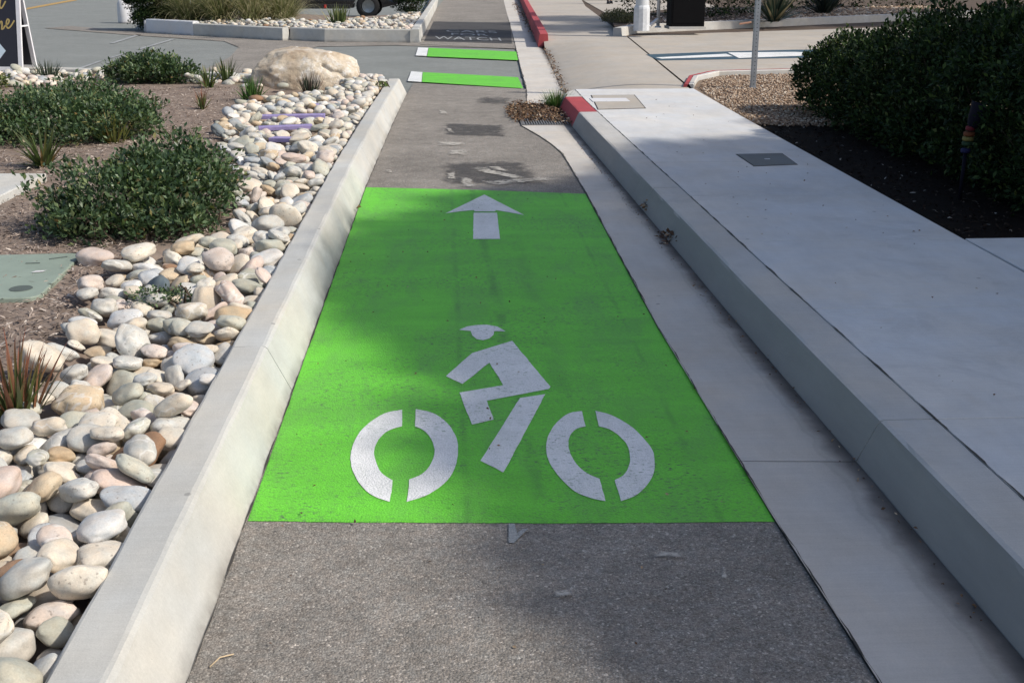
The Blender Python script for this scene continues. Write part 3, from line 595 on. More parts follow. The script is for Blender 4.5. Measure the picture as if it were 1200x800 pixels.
# resting poses of the near cobbles after they were dropped into the bed (mm, 1/100 rad, half axes in mm, shape)
STONES = '''
-1714 1579 127 53 45 11 64 55 28 9
-1606 1577 140 66 272 105 74 53 32 11
-1528 1534 121 12 49 107 58 43 30 7
-1376 1576 102 -15 -68 -163 76 55 34 7
-1141 1519 123 -14 -82 -195 42 34 24 5
-1710 1661 113 26 -53 206 58 38 26 5
-986 1786 117 -54 0 -300 86 63 36 9
-1669 1736 106 21 27 168 43 33 21 3
-1334 1820 122 16 31 -233 54 45 32 7
-1726 1804 120 50 -52 234 56 42 25 5
-1346 1961 103 -17 30 176 50 36 19 7
-1110 1883 106 3 25 39 49 37 27 5
-1643 1862 96 -30 14 -147 62 45 27 6
-1143 1948 104 0 -32 310 45 33 17 9
-1704 1951 127 -27 -9 -298 70 53 33 1
-1756 2044 126 0 5 -35 44 32 19 10
-1669 2008 96 34 12 -18 52 43 26 11
-1136 2025 103 23 -30 74 53 41 23 10
-1688 2082 127 -14 -36 -29 54 37 26 9
-1372 2140 108 -9 1 -96 81 64 46 5
-1172 2108 102 -10 9 154 57 49 36 10
-1694 2164 105 -31 56 8 64 48 27 1
-1559 2042 103 0 -1 -217 81 54 37 1
-1451 2231 134 -26 -10 112 48 41 20 8
-975 2092 109 -23 -3 -124 85 55 40 4
-1562 2193 107 35 25 -261 66 55 34 6
-1241 2262 124 30 -28 258 83 71 47 1
-1086 2271 100 67 -11 -18 54 39 21 10
-890 2208 87 -39 88 295 68 52 36 7
-1693 2311 121 -33 -42 295 73 64 46 10
-1526 2382 105 34 -30 188 53 43 25 5
-1409 2360 107 -12 -30 -282 82 59 35 8
-1045 2341 138 -23 18 232 77 55 35 6
-880 2283 49 -12 -30 197 49 42 28 0
-1600 2397 102 -17 23 53 49 34 25 0
-1399 2518 104 -53 -14 124 54 45 29 5
-1023 2362 67 -17 -11 98 74 63 46 2
-916 2358 42 -20 -25 262 42 34 22 0
-958 2482 83 -15 -20 40 65 47 34 0
-873 2448 50 45 -40 104 53 35 20 8
-1495 2543 101 -39 -43 300 59 49 24 7
-1243 2527 96 -39 -95 64 57 40 24 3
-1090 2584 73 61 59 204 33 28 18 7
-1022 2520 41 5 -19 119 52 36 19 5
-859 2373 55 34 29 175 39 27 17 5
-1676 2626 121 23 49 116 81 72 47 1
-1552 2645 129 0 24 -170 66 45 31 4
-1108 2532 48 19 -23 -191 60 46 27 3
-941 2536 46 13 -6 65 36 31 22 3
-873 2517 41 36 6 83 54 38 19 1
-1672 2749 98 -1 -5 300 46 37 18 0
-1429 2681 122 6 5 -248 55 49 36 2
-1391 2762 132 -12 3 261 43 39 22 8
-1124 2640 54 48 -37 154 52 40 28 3
-1010 2631 60 -41 12 247 88 71 38 10
-902 2535 140 -73 5 32 73 58 43 7
-1200 2777 47 8 -21 119 58 47 26 3
-1147 2722 57 -4 55 -50 52 45 23 5
-1073 2636 110 15 -5 -35 70 45 29 4
-889 2641 71 79 24 191 66 53 39 7
-926 2775 71 3 10 295 92 71 49 1
-1707 2823 114 27 71 46 53 45 28 3
-1217 2825 112 -3 2 -81 79 65 44 5
-1183 2870 46 -18 -18 -9 60 47 26 9
-1017 2841 92 -39 -25 84 49 40 22 7
-878 2854 77 140 -46 246 63 52 28 10
-1710 2917 119 8 70 52 63 47 31 9
-1438 2840 97 2 28 163 49 37 20 7
-1228 2911 70 -15 -27 49 51 38 21 2
-936 2924 94 139 37 -253 78 55 33 9
-869 2915 35 -31 -8 -51 37 26 14 6
-1682 2985 110 58 83 115 43 38 22 1
-1656 2869 156 41 -44 271 66 55 36 6
-1547 2966 96 66 -75 -100 54 46 31 11
-1160 2974 74 55 -40 -38 49 41 24 2
-1092 3010 49 31 5 192 71 57 28 6
-1011 3047 75 49 -30 -302 71 63 40 7
-899 2987 52 37 -4 -15 61 49 25 0
-1665 3081 96 42 -60 233 72 63 33 1
-1208 3063 56 3 39 -112 72 60 36 3
-1117 3112 89 -29 -17 205 61 51 27 0
-1060 3188 104 78 -31 -116 57 39 27 4
-962 3130 115 -22 -48 -284 87 58 42 6
-900 3079 51 28 -18 13 58 51 31 2
-1736 3170 131 -1 19 -267 55 38 25 5
-1250 3152 95 -19 37 245 56 46 33 10
-1188 3176 54 5 32 -173 66 49 33 2
-1097 3155 49 -10 -1 192 63 41 27 9
-1000 3197 61 17 17 -136 93 61 34 11
-957 3324 127 15 -45 9 98 68 45 1
-1761 3242 128 -2 44 -46 42 38 23 3
-1589 3230 147 -44 28 -169 63 49 32 1
-1300 3241 85 -26 45 283 55 46 23 9
-1231 3272 55 1 -20 -177 62 55 34 10
-1106 3307 48 27 12 211 59 51 28 1
-1129 3423 146 38 10 41 71 58 31 5
-970 3440 107 25 -8 186 51 44 32 7
-898 3275 68 -5 -33 -107 80 68 49 4
-1788 3352 134 -40 2 -69 57 42 29 5
-1591 3316 108 -31 6 -167 64 57 42 2
-1494 3350 141 30 7 -47 65 57 40 11
-1294 3372 53 -19 -22 -246 67 47 34 9
-1065 3390 75 32 32 -3 47 31 18 11
-879 3416 69 -65 16 160 61 47 30 5
-1590 3412 124 -26 -21 151 36 26 19 2
-1398 3350 110 6 0 -231 52 45 32 8
-1313 3381 112 -42 27 237 47 39 25 3
-1237 3357 81 -51 -5 -290 41 35 26 10
-1144 3375 86 21 27 -83 41 32 22 2
-904 3591 185 -18 -43 -10 69 47 35 5
-1400 3395 67 -41 -58 256 51 45 24 4
-1335 3493 89 -4 -14 -232 79 65 35 2
-1118 3472 93 -14 7 -308 74 60 37 5
-1107 3580 130 50 30 -54 70 51 27 3
-855 3447 36 -31 -16 154 33 22 14 11
-1514 3526 143 1 -9 -52 72 61 36 11
-1066 3560 60 -27 -21 128 71 59 41 0
-949 3524 57 -25 -25 -240 88 64 32 6
-911 3559 115 -12 14 63 75 61 45 11
-1405 3624 131 31 9 59 62 55 28 3
-1084 3628 96 25 -50 -73 44 34 20 3
-1003 3635 102 -90 91 -20 72 56 36 10
-897 3651 44 9 -14 -21 65 45 23 5
-1066 3727 113 28 -13 -18 65 53 34 5
-878 3743 62 -29 -63 14 55 46 25 11
-1410 3740 126 27 -15 213 46 33 20 2
-1215 3692 80 -49 33 -238 67 58 32 11
-1018 3788 79 7 67 -157 75 57 40 11
-928 3794 59 2 3 -185 42 30 20 9
-1406 3830 125 -13 -15 -240 46 36 18 5
-1278 3810 124 -16 1 -301 89 77 51 8
-1207 3846 60 27 -4 -17 79 70 40 5
-1138 3768 77 58 43 -48 51 44 30 6
-878 3830 41 -32 10 304 44 37 20 2
-1368 3908 120 -53 -49 283 48 41 28 6
-1248 3960 51 2 11 89 74 51 29 1
-1083 3929 81 -9 -42 -166 53 43 28 9
-983 3932 61 -34 -9 237 64 49 33 9
-904 3909 35 -16 -4 88 35 26 13 5
-1510 4166 169 -37 35 -10 93 81 56 0
-1126 4027 80 0 -18 221 56 48 25 0
-871 3991 130 -17 -11 -285 37 28 17 2
-907 4058 98 35 11 -109 83 68 41 2
-869 3987 53 16 -37 -6 35 29 15 0
-1335 4019 89 41 -47 200 50 44 31 8
-1271 4054 42 -6 26 108 36 32 18 0
-981 4078 49 37 -35 241 39 34 19 6
-895 4044 40 22 5 -6 59 39 19 8
-1376 4105 120 23 -37 -81 60 50 34 3
-1306 4120 94 -7 61 -261 73 62 34 1
-1216 4120 65 5 82 -191 64 55 37 3
-883 4130 49 -4 22 218 55 45 27 8
-1275 4212 64 -3 17 -267 86 56 27 7
-1147 4204 61 -26 -4 -152 80 56 41 2
-1049 4241 97 -17 -22 176 67 54 35 0
-877 4237 41 24 -15 108 56 39 19 6
-1482 4299 136 -23 44 30 70 51 32 3
-1349 4309 59 46 -27 256 63 46 25 9
-1098 4323 46 -34 10 68 60 40 26 9
-1147 4299 88 3 35 166 61 44 22 11
-957 4280 59 44 -20 100 58 50 36 9
-887 4357 95 -29 -29 200 65 48 33 5
-1390 4443 90 9 -5 -21 60 41 22 0
-1137 4306 136 6 10 -45 57 41 22 0
-1158 4382 51 39 15 8 53 43 31 11
-1076 4387 81 -19 11 -94 51 40 24 0
-881 4349 43 -9 12 211 58 42 21 8
-1481 4471 112 41 53 99 41 30 15 10
-1250 4438 129 -47 60 -109 89 73 52 0
-997 4558 104 -28 -22 -229 53 45 26 4
-908 4439 51 -35 5 25 76 55 31 1
-899 4498 83 -7 -33 -70 54 47 27 11
-1477 4555 139 -53 -4 -302 70 60 39 9
-1077 4529 89 -41 24 -1 63 47 29 9
-874 4540 42 13 7 193 47 35 21 1
-1542 4631 129 3 17 -49 55 36 22 11
-1396 4620 83 29 -9 232 83 66 40 6
-1286 4644 86 9 48 312 55 39 20 7
-1152 4533 49 -41 0 241 46 40 30 5
-1007 4582 61 -16 -22 -23 48 35 17 8
-936 4612 43 3 -10 -68 53 44 21 2
-866 4584 60 3 -41 -254 32 21 13 8
-1527 4717 129 8 -8 258 66 44 24 3
-1204 4690 58 -1 26 170 75 65 37 5
-1225 4749 99 85 -18 -303 53 45 30 11
-1009 4674 53 -3 33 261 62 52 30 9
-867 4647 41 9 -21 191 46 32 20 9
-1385 4826 108 -37 17 275 86 58 33 5
-1252 4816 48 25 -19 303 65 46 27 3
-918 4794 95 -85 30 50 98 82 59 3
-1537 4861 121 51 -30 274 58 38 23 5
-1167 5304 150 -39 12 59 40 34 23 5
-1254 4896 98 -12 -25 -141 69 57 29 9
-1009 4859 109 106 37 -236 75 60 30 1
-867 4954 72 33 1 195 36 32 19 4
-1353 4983 99 -27 -22 -158 75 57 39 8
-1068 4967 117 -162 -132 108 98 78 51 5
-866 4935 39 -29 -18 -165 45 32 18 6
-1498 4946 126 -14 -18 -110 69 61 44 11
-876 5026 79 32 -32 222 44 29 15 0
-1550 5063 104 -43 39 -116 41 29 17 2
-1452 5047 103 23 -5 124 61 40 29 10
-1305 5053 58 -55 -21 215 47 42 25 7
-896 5115 98 16 -8 27 53 35 26 5
-862 5074 64 -52 -14 225 32 28 16 5
-1633 5153 133 3 -6 104 52 42 28 5
-1506 5135 87 15 -21 223 67 57 29 9
-1202 5088 58 -41 12 52 80 62 40 10
-1143 5128 97 22 23 84 57 40 23 10
-867 5200 110 53 -26 173 47 38 25 8
-891 5133 46 27 -20 -286 49 41 26 9
-1542 5245 101 -27 16 10 71 50 35 9
-1411 5217 71 52 19 52 65 57 27 5
-1284 5211 62 -34 -23 84 77 60 44 1
-1176 5249 108 7 -36 -303 82 53 39 3
-875 5185 65 -7 33 1 40 30 21 3
-1650 5269 147 10 31 214 78 59 42 3
-1276 5393 111 -61 29 248 57 51 25 0
-1228 5159 70 -26 -55 76 32 22 16 9
-864 5239 48 -39 56 14 32 24 15 5
-1658 5396 124 32 -17 308 33 25 18 3
-1581 5424 118 26 15 -176 61 40 27 2
-1351 5320 74 20 -42 -284 58 39 29 2
-1299 5383 46 -8 22 292 60 44 25 9
-978 5293 66 7 6 288 46 34 24 8
-874 5329 52 66 16 223 43 37 22 9
-1517 5435 73 2 -43 250 65 57 31 4
-1459 5408 97 12 -38 267 63 51 25 2
-1407 5381 135 -13 20 -116 71 54 40 7
-1078 5398 94 55 117 -131 70 46 28 5
-940 5434 105 2 -45 -268 97 83 59 8
-1565 5560 84 36 -66 256 37 26 15 5
-1499 5524 116 11 18 263 62 51 32 8
-1293 5494 77 -22 -79 32 66 54 26 4
-1177 5551 85 41 -25 -204 98 86 58 7
-862 5528 41 -13 1 164 38 31 19 4
-1630 5644 137 -2 -26 -183 81 64 32 9
-1424 5591 91 24 61 -62 55 46 22 2
-1118 5632 136 -23 -39 -50 56 41 30 0
-893 5623 47 -13 -22 97 57 36 26 8
-887 5579 86 42 26 59 58 49 30 3
-1487 5692 92 -42 11 -42 90 73 44 7
-1383 5707 98 -15 20 -85 59 42 24 4
-1268 5650 115 34 -49 95 71 62 44 10
-1044 5666 131 -2 72 -231 68 61 30 10
-909 5679 82 64 10 -231 68 46 27 6
-1599 5759 115 8 -40 210 50 32 18 2
-1484 5787 92 -8 36 122 36 24 14 4
-1203 5741 93 -72 -28 -313 98 81 44 0
-1092 5714 94 53 38 14 56 42 22 5
-869 5737 40 30 -2 -163 46 32 18 9
-1527 5837 95 -77 24 -158 58 48 29 1
-1455 5864 56 -40 24 -81 52 36 27 8
-1390 5860 92 -53 -70 -165 83 70 44 7
-1256 5898 99 52 11 65 39 25 12 8
-1211 5869 102 31 54 24 71 47 26 7
-864 5774 77 15 19 184 49 33 18 1
-1604 5918 134 -25 15 -20 62 53 27 3
-1495 5921 78 15 23 -305 32 25 14 1
-1307 5968 120 17 -14 145 63 41 26 8
-1163 5930 148 -6 -6 224 84 69 50 6
-913 5956 65 -62 17 -44 82 63 40 10
-1587 6002 123 -20 -18 -168 34 31 20 4
-1419 5994 104 2 8 88 78 67 34 5
-1209 6011 104 8 0 67 63 49 27 3
-1053 5992 103 -6 -34 -98 59 52 35 9
-892 6048 46 30 -25 36 50 43 26 4
-926 6008 129 -41 23 48 90 70 45 8
-1423 6107 97 -39 46 41 54 38 24 0
-892 6135 72 -51 -37 -302 62 53 35 8
-1359 6218 104 -43 61 -176 61 45 26 2
-1322 6122 73 6 -1 -201 67 46 32 3
-985 6141 115 30 -33 162 51 45 32 4
-885 6116 126 -9 8 59 59 46 24 3
-1223 6220 92 -32 -52 246 98 73 51 3
-1095 6211 55 0 53 189 58 46 33 3
-1013 6215 86 18 29 -36 52 39 26 11
-863 6291 40 27 -18 -146 43 32 19 6
-1043 6304 53 33 10 194 81 57 32 11
-966 6298 105 65 -2 -247 55 42 21 0
-871 6326 101 22 62 -247 49 40 24 9
-868 6340 59 -17 -16 61 39 27 16 3
-1023 6525 143 -19 -12 77 98 84 62 0
-871 6393 40 2 -21 189 42 36 18 3
-1181 6539 113 -46 41 -128 80 71 38 5
-869 6452 62 44 105 -94 40 32 18 8
-1262 8014 152 7 27 5 46 39 20 8
-940 6657 162 -134 3 13 98 83 45 8
-921 6548 60 37 -13 237 85 61 32 5
-1125 6779 97 26 23 -239 33 21 12 10
-1054 6634 96 -15 -59 312 66 58 33 4
-877 6656 67 27 -8 -219 52 40 25 9
-1144 6688 85 9 70 57 48 34 21 9
-886 6657 32 -18 -9 -81 32 21 10 9
-1206 6769 128 -80 43 -80 80 58 37 10
-873 6748 42 37 41 4 39 25 13 3
-1082 6873 92 14 26 77 53 44 30 1
-901 6804 43 -25 -2 -290 68 44 21 8
-1159 6904 90 -67 -61 -214 71 62 34 6
-997 6874 104 -23 -26 -107 58 41 20 1
-869 6900 41 -28 -8 154 47 36 21 11
-1252 6953 127 -15 19 146 53 38 28 1
-1182 6990 136 -53 27 284 45 39 27 5
-872 7090 85 22 -16 -133 57 42 26 2
-1169 7027 87 25 -32 182 55 50 35 0
-974 7024 106 -23 -33 48 98 69 39 10
-888 6996 46 33 -2 -164 60 39 24 10
-898 7089 41 -7 28 -30 43 36 20 10
-1112 7186 82 7 46 -284 80 53 32 7
-919 7174 49 31 -14 -286 73 51 29 4
-1294 7267 124 52 17 101 55 43 26 4
-939 7311 109 1 44 -269 96 74 39 6
-892 7276 52 -12 -25 -84 67 47 33 11
-1364 7400 154 54 -37 -197 66 59 30 8
-1301 7366 125 -4 14 128 59 43 28 10
-1192 7349 76 -20 10 -74 66 52 32 10
-881 7360 60 -19 -48 -134 64 42 23 0
-1178 7636 128 -35 29 -69 63 48 33 5
-910 7540 117 5 -31 -75 67 43 25 8
-912 7484 65 -21 5 205 83 72 45 0
-1229 7428 129 108 106 -228 64 49 31 9
-1081 7582 128 1 18 -160 52 45 32 4
-1088 7693 148 -30 -21 231 60 52 29 9
-873 7588 66 36 38 180 45 39 24 11
-1275 7641 94 35 -31 -266 59 48 26 2
-1071 7587 63 2 39 -29 66 52 32 0
-1318 7726 146 17 -11 137 95 83 41 7
-876 7652 84 2 -28 -162 54 42 28 11
-1211 7716 83 -19 -6 -98 59 51 37 4
-883 7758 97 -11 20 -211 58 46 24 1
-1373 7818 109 -3 -59 -286 38 27 15 3
-885 7828 53 43 8 -185 74 52 34 1
-892 7855 128 34 -37 -162 79 60 35 5
-1128 7928 86 19 -16 233 91 80 43 5
-1042 7927 127 -8 -36 269 80 54 32 8
-927 7984 129 -19 31 312 81 59 34 5
-864 7986 97 -33 34 140 45 32 18 5
-1254 8047 77 27 -33 -228 98 82 60 4
-1201 7995 160 75 -57 197 49 39 23 0
-1037 8135 129 5 19 266 72 61 34 9
-890 7953 55 -34 -14 -136 65 50 35 1
-1167 8135 108 93 7 -278 54 47 31 1
-906 8073 97 -24 16 -284 70 63 46 8
-1376 8218 111 -68 -18 -89 78 65 46 1
-1147 7936 162 70 -9 -185 59 43 25 6
-880 8166 48 32 8 50 48 42 27 9
-1329 8310 98 -119 46 -45 94 77 42 4
-872 8311 42 -19 -27 -235 35 30 21 7
-1274 8531 131 -67 38 19 51 46 32 10
-1150 8523 136 16 32 200 58 49 34 9
-1069 8443 126 -25 -34 -48 80 65 47 2
-888 8377 41 37 1 -301 52 34 17 5
-1424 8652 124 -2 -10 242 47 33 17 0
-1324 8738 81 4 -15 47 55 38 24 9
-929 8371 100 -25 3 286 89 74 39 11
-1486 8474 102 -52 56 -47 34 22 15 10
-1393 8743 112 -10 -11 174 57 47 27 8
-1200 8518 87 -29 11 -184 51 42 28 9
-892 8489 59 -14 19 -46 62 53 38 9
-1496 8550 116 0 0 304 60 41 25 11
-1407 8594 73 -69 17 -57 68 58 42 5
-904 8615 63 -26 10 -282 67 60 42 8
-861 8704 39 -5 -8 -140 44 29 18 11
-1565 8481 135 11 6 310 60 50 28 9
-864 8790 142 11 -39 -133 50 32 22 2
-1470 8729 84 -50 23 -155 73 65 33 11
-920 8738 99 10 -9 293 90 75 51 6
-1465 8850 127 -8 11 -9 77 62 31 6
-1336 8814 104 -18 -14 -153 52 38 27 3
-972 8836 124 -79 33 77 80 64 37 1
-1555 8909 103 -76 -19 -174 79 59 32 2
-1067 8969 99 36 -9 84 98 78 42 10
-865 8956 79 -31 -27 -104 33 29 17 8
-863 8834 60 -54 49 -93 42 38 18 9
-1601 9011 104 90 15 166 51 38 24 6
-1477 8946 120 32 0 18 49 37 23 0
-956 9016 120 -12 -37 220 46 36 26 9
-1546 9034 111 30 44 196 47 40 19 5
-1205 8968 106 -86 37 278 66 59 41 8
-922 9047 72 -16 -29 65 93 74 38 7
-872 9118 43 -28 -9 151 57 38 22 8
-1628 9154 121 42 43 -44 65 56 34 4
-888 9165 90 21 13 236 54 44 28 8
-1648 9219 98 -18 50 31 43 30 19 3
-1000 9253 154 18 28 -308 32 21 15 6
-889 9232 105 -38 20 73 57 43 23 6
-1550 9318 95 4 18 -134 76 61 42 6
-1432 9300 120 12 12 34 56 44 24 7
-1000 9185 124 39 25 25 66 59 32 2
-877 9261 49 -18 -30 -189 53 45 29 4
-1758 9338 135 39 -16 252 59 48 30 1
-1236 9455 105 3 2 188 60 44 31 6
-1154 9327 99 15 -19 117 46 33 16 3
-918 9321 136 -17 10 -239 85 72 40 3
-1667 9427 96 -5 -23 -249 57 50 34 11
-1277 9438 81 -14 21 -89 34 26 13 9
-1194 9555 115 10 -12 110 56 38 23 0
-900 9419 88 -29 52 -275 76 58 43 0
-1728 9497 111 -30 -51 -193 50 43 27 7
-1459 9499 100 -34 -42 -81 69 57 39 11
-1360 9491 119 43 54 -9 54 45 32 5
-964 9568 102 -41 37 102 68 55 31 6
-907 9481 57 108 12 -42 60 39 22 5
-1802 9570 131 36 -2 154 54 44 26 5
-1610 9484 124 30 1 -129 52 34 25 7
-1382 9579 96 -87 -5 -269 64 56 38 6
-913 9584 50 24 -22 -232 73 60 30 4
-1853 9670 129 -9 14 141 61 45 22 9
-1296 9668 93 -28 14 -180 50 42 21 9
-1068 9586 114 34 23 -222 83 55 37 2
-870 9641 124 17 35 -246 43 38 27 3
-1741 9755 115 -51 14 -146 91 75 54 10
-1770 9892 139 -12 19 -170 48 39 26 8
-1195 9740 99 -5 37 -195 61 42 24 7
-856 9717 50 -104 31 -140 37 30 22 3
-1752 9981 114 -47 46 -39 70 49 32 10
-1071 9847 101 -54 -43 297 54 48 27 10
-927 9878 93 -7 -36 -43 98 73 43 11
-884 9839 45 30 -2 -224 42 35 24 8
-1794 9880 97 16 6 -152 46 35 20 8
-1009 9900 118 12 -30 -163 54 38 20 2
-883 9936 46 18 13 -226 58 49 24 6
-1655 9904 109 -13 11 118 84 59 38 2
-1451 9938 65 38 -13 119 78 69 47 1
-1294 10022 104 -8 35 174 44 33 21 6
-1220 9985 99 37 7 -293 60 50 29 9
-1855 10030 109 1 -49 -114 42 37 19 11
-1036 9997 111 -42 33 205 60 42 29 2
-868 10029 44 4 32 -167 40 33 23 2
-1879 10091 100 -19 50 -66 36 24 16 9
-1477 10092 80 14 -48 234 83 64 47 6
-1833 10140 83 -40 71 -55 64 46 24 2
-1542 10198 94 -63 -55 109 63 49 26 1
-893 10240 51 21 -30 -148 50 45 31 0
-1903 10212 104 54 -32 223 62 43 23 1
-1631 10216 93 88 -81 -60 85 76 51 5
-893 10228 108 -20 3 212 54 45 27 8
-1983 10342 145 22 71 21 89 66 41 3
-1878 10309 134 -15 3 62 71 46 31 6
-1579 10442 91 16 30 -164 69 58 35 3
-1155 10323 90 -27 -37 121 58 47 23 6
-1040 10351 105 60 26 79 98 63 41 0
-976 10296 98 26 -41 210 35 24 16 5
-907 10440 76 27 41 224 75 56 33 0
-1950 10510 101 71 16 165 65 56 36 3
-1881 10470 73 13 40 226 41 27 19 9
-888 10530 71 -15 59 155 71 54 36 11
-2014 10585 107 -4 -53 -231 46 36 19 9
-1276 10583 58 33 -16 -228 68 61 31 7
-882 10625 91 9 -42 11 59 44 22 3
-2037 10678 126 -42 77 -65 77 64 39 3
-1981 10598 157 22 11 105 80 60 42 1
-1830 10786 103 1 8 -212 76 58 42 8
-1404 10650 78 -15 63 -201 44 29 18 5
-884 10630 44 34 -24 40 43 37 24 4
-2085 10737 117 5 37 -16 36 31 17 4
-1952 10741 84 -39 55 -223 60 53 26 7
-1533 10728 63 36 -29 62 86 73 36 1
-1310 10910 82 14 33 153 50 38 22 2
-866 10692 45 48 -29 266 39 28 19 10
-2051 10838 102 77 14 130 66 49 25 9
-1727 10840 90 57 -20 26 50 40 29 4
-1621 10807 84 -18 8 -271 62 51 33 5
-1417 10838 91 17 -6 -313 88 61 38 4
-1238 10883 84 -46 -47 -279 50 41 21 7
-1128 10777 108 0 23 -145 76 53 36 3
-1036 10795 108 -25 -17 183 51 39 25 0
-873 10720 82 -21 -48 -84 43 32 22 7
-1854 10884 102 -24 38 310 43 31 20 3
-1378 10918 114 12 31 193 68 49 31 11
-873 10798 73 28 -81 124 52 43 28 0
-2048 10945 98 -55 42 -68 48 40 25 3
-1871 10959 101 -35 -48 -10 62 49 31 5
-1499 11060 103 26 3 -68 47 33 18 8
-1257 10958 98 30 1 56 48 41 20 4
-1069 10903 130 -9 -10 115 69 50 32 8
-1757 11017 85 -135 -41 136 70 61 44 0
-1320 11032 64 28 12 181 74 66 43 0
-867 11096 120 -5 45 -46 38 25 13 1
-1647 11169 83 -66 56 -16 75 60 36 11
-1354 11083 104 19 4 -311 44 30 17 0
-894 11102 72 -47 29 -172 81 67 42 3
-2097 11191 127 19 -17 -225 53 39 27 11
-1959 11192 109 -51 25 -266 72 63 41 4
-865 11257 44 -6 -26 -187 43 33 23 0
-1376 11234 106 -43 0 -240 65 43 21 5
-958 11355 102 -17 10 -215 71 55 33 9
-879 11343 60 -4 52 261 53 48 30 5
-2109 11334 122 19 -23 212 39 33 19 6
-915 11565 102 26 19 -77 76 59 33 0
-862 11419 40 -27 -8 -93 35 29 19 9
-2044 11444 100 92 34 124 69 51 27 3
-1806 11398 72 -26 -68 57 63 42 27 8
-1142 11447 76 25 23 156 97 87 55 11
-1037 11481 107 23 -85 -309 62 48 32 9
-2048 11612 116 -25 -27 -247 69 58 41 8
-1947 11446 81 11 19 -187 75 56 40 4
-1733 11524 59 -19 -36 185 74 50 28 11
-1506 11692 74 30 -26 -246 68 49 31 11
-1314 11594 67 -22 -13 -180 93 83 48 9
-1075 11553 96 1 -4 33 46 31 19 9
-874 11541 43 -1 33 240 47 31 21 11
-1762 11627 51 1 -26 175 66 54 29 5
-1482 11814 52 16 21 -158 65 51 29 11
-1218 11713 61 23 -15 -288 69 56 41 10
-905 12058 47 -11 -14 -98 46 38 26 0
-897 11665 64 28 -7 -223 69 59 44 0
-1570 1691 111 45 -21 170 74 48 31 1
-909 2107 156 -55 -19 -101 77 68 43 8
-1393 1763 158 0 -16 198 80 65 44 11
-1214 1864 145 -64 -49 7 75 64 47 10
-1106 1775 114 -35 -6 -191 54 38 19 0
-1041 1896 127 -3 -42 237 55 43 26 8
-1496 1873 105 -45 15 -41 52 40 20 6
-1343 2017 122 29 -45 -164 46 35 25 8
-937 1898 117 -59 36 -75 73 62 45 4
-1498 1957 143 -23 0 -301 81 68 41 3
-1232 2011 139 28 42 204 77 63 45 9
-1055 1973 104 -5 -26 164 63 50 30 4
-888 2023 112 13 16 161 55 43 23 9
-1610 2112 119 -8 -59 -40 55 36 23 8
-1284 2139 150 -35 14 -106 70 47 31 7
-1160 2090 164 -17 -37 278 68 44 31 7
-1046 2029 155 -5 3 289 63 45 24 10
-1568 2279 144 -3 45 155 68 48 35 0
-1378 2289 159 -31 0 -122 73 56 34 0
-1310 2224 102 40 -10 246 63 46 28 10
-1067 2189 111 -7 7 3 60 53 29 2
-1476 2449 165 41 -2 311 98 86 55 8
-1118 2277 149 -15 -8 187 60 43 31 1
-1290 2402 142 -38 -8 168 73 60 43 6
-1192 2447 101 -27 -59 -285 61 53 32 10
-1130 2428 167 20 -13 -103 90 66 38 7
-919 2407 84 -50 -12 -197 47 40 23 5
-1594 2556 106 41 -10 -14 47 39 23 6
-1317 2564 133 -14 -17 288 56 41 21 11
-1179 2601 102 -14 -2 1 61 44 25 0
-1246 2644 141 37 53 -100 44 38 19 7
-1048 2501 92 25 -16 -182 65 42 23 1
-1256 2715 135 52 -5 1 77 56 36 11
-1029 2546 150 -19 -47 6 77 60 44 10
-990 2683 130 -50 -20 -188 68 55 32 11
-888 2693 127 9 3 69 68 54 28 3
-1595 2723 108 -45 5 -141 60 44 26 0
-1398 2907 104 48 -33 -262 69 47 27 5
-1335 2816 125 25 -32 -41 47 34 16 8
-1075 2751 76 36 39 66 68 56 39 5
-1520 2836 110 36 -61 143 70 48 26 7
-1099 2868 82 31 -23 156 65 43 25 6
-1033 2779 128 -18 -42 258 53 43 31 6
-1216 2976 120 -23 -38 -32 98 65 47 6
-1052 3055 142 2 -26 -56 70 45 32 4
-908 3034 117 -21 -22 -284 86 56 35 10
-1620 3003 153 -2 -53 -194 80 64 46 7
-925 2821 143 -11 -3 163 74 65 33 2
-1303 3083 138 28 33 -249 97 78 54 7
-1162 3094 135 44 29 -192 62 54 37 10
-917 3136 168 23 -61 -308 64 48 26 9
-872 3179 115 24 -32 218 45 34 21 2
-1564 3117 145 30 -90 94 85 73 50 2
-1490 3228 138 -2 14 96 59 47 27 5
-1243 3289 142 -1 6 188 53 35 21 11
-1147 3203 127 7 -61 312 59 38 23 0
-1027 3224 142 -8 66 89 60 48 24 8
-922 3235 175 46 25 -104 63 49 34 8
-1747 3429 139 -43 -23 -131 67 45 27 5
-1370 3220 118 3 36 -123 90 64 34 2
-1191 3287 100 -5 -31 -183 64 56 27 8
-1071 3349 137 -59 -20 27 47 40 24 1
-1199 3358 121 -4 14 50 43 38 25 4
-1085 3303 99 -16 -31 -159 65 52 28 6
-1058 3382 176 10 6 274 59 42 25 1
-1355 3409 156 -9 29 225 79 58 39 10
-1006 3505 141 60 -17 -155 70 50 29 7
-885 3453 128 39 1 2 51 45 25 3
-1232 3454 116 30 23 -199 73 59 34 1
-1129 3531 157 41 -3 2 64 48 26 7
-889 3705 132 -38 5 -105 68 50 27 11
-1288 3535 141 44 14 -308 58 46 32 9
-902 3658 91 -48 -2 21 55 38 26 10
-1204 3620 110 40 17 51 84 59 42 9
-952 3700 114 -31 -31 -202 62 39 29 10
-1119 3839 132 39 -25 -105 80 58 39 1
-1034 3957 109 18 15 233 57 47 25 6
-1101 4011 126 -8 12 172 63 45 23 11
-969 3994 107 27 -33 -79 46 31 17 1
-885 3920 72 24 22 242 50 45 26 6
-1084 4117 97 48 2 141 54 46 25 8
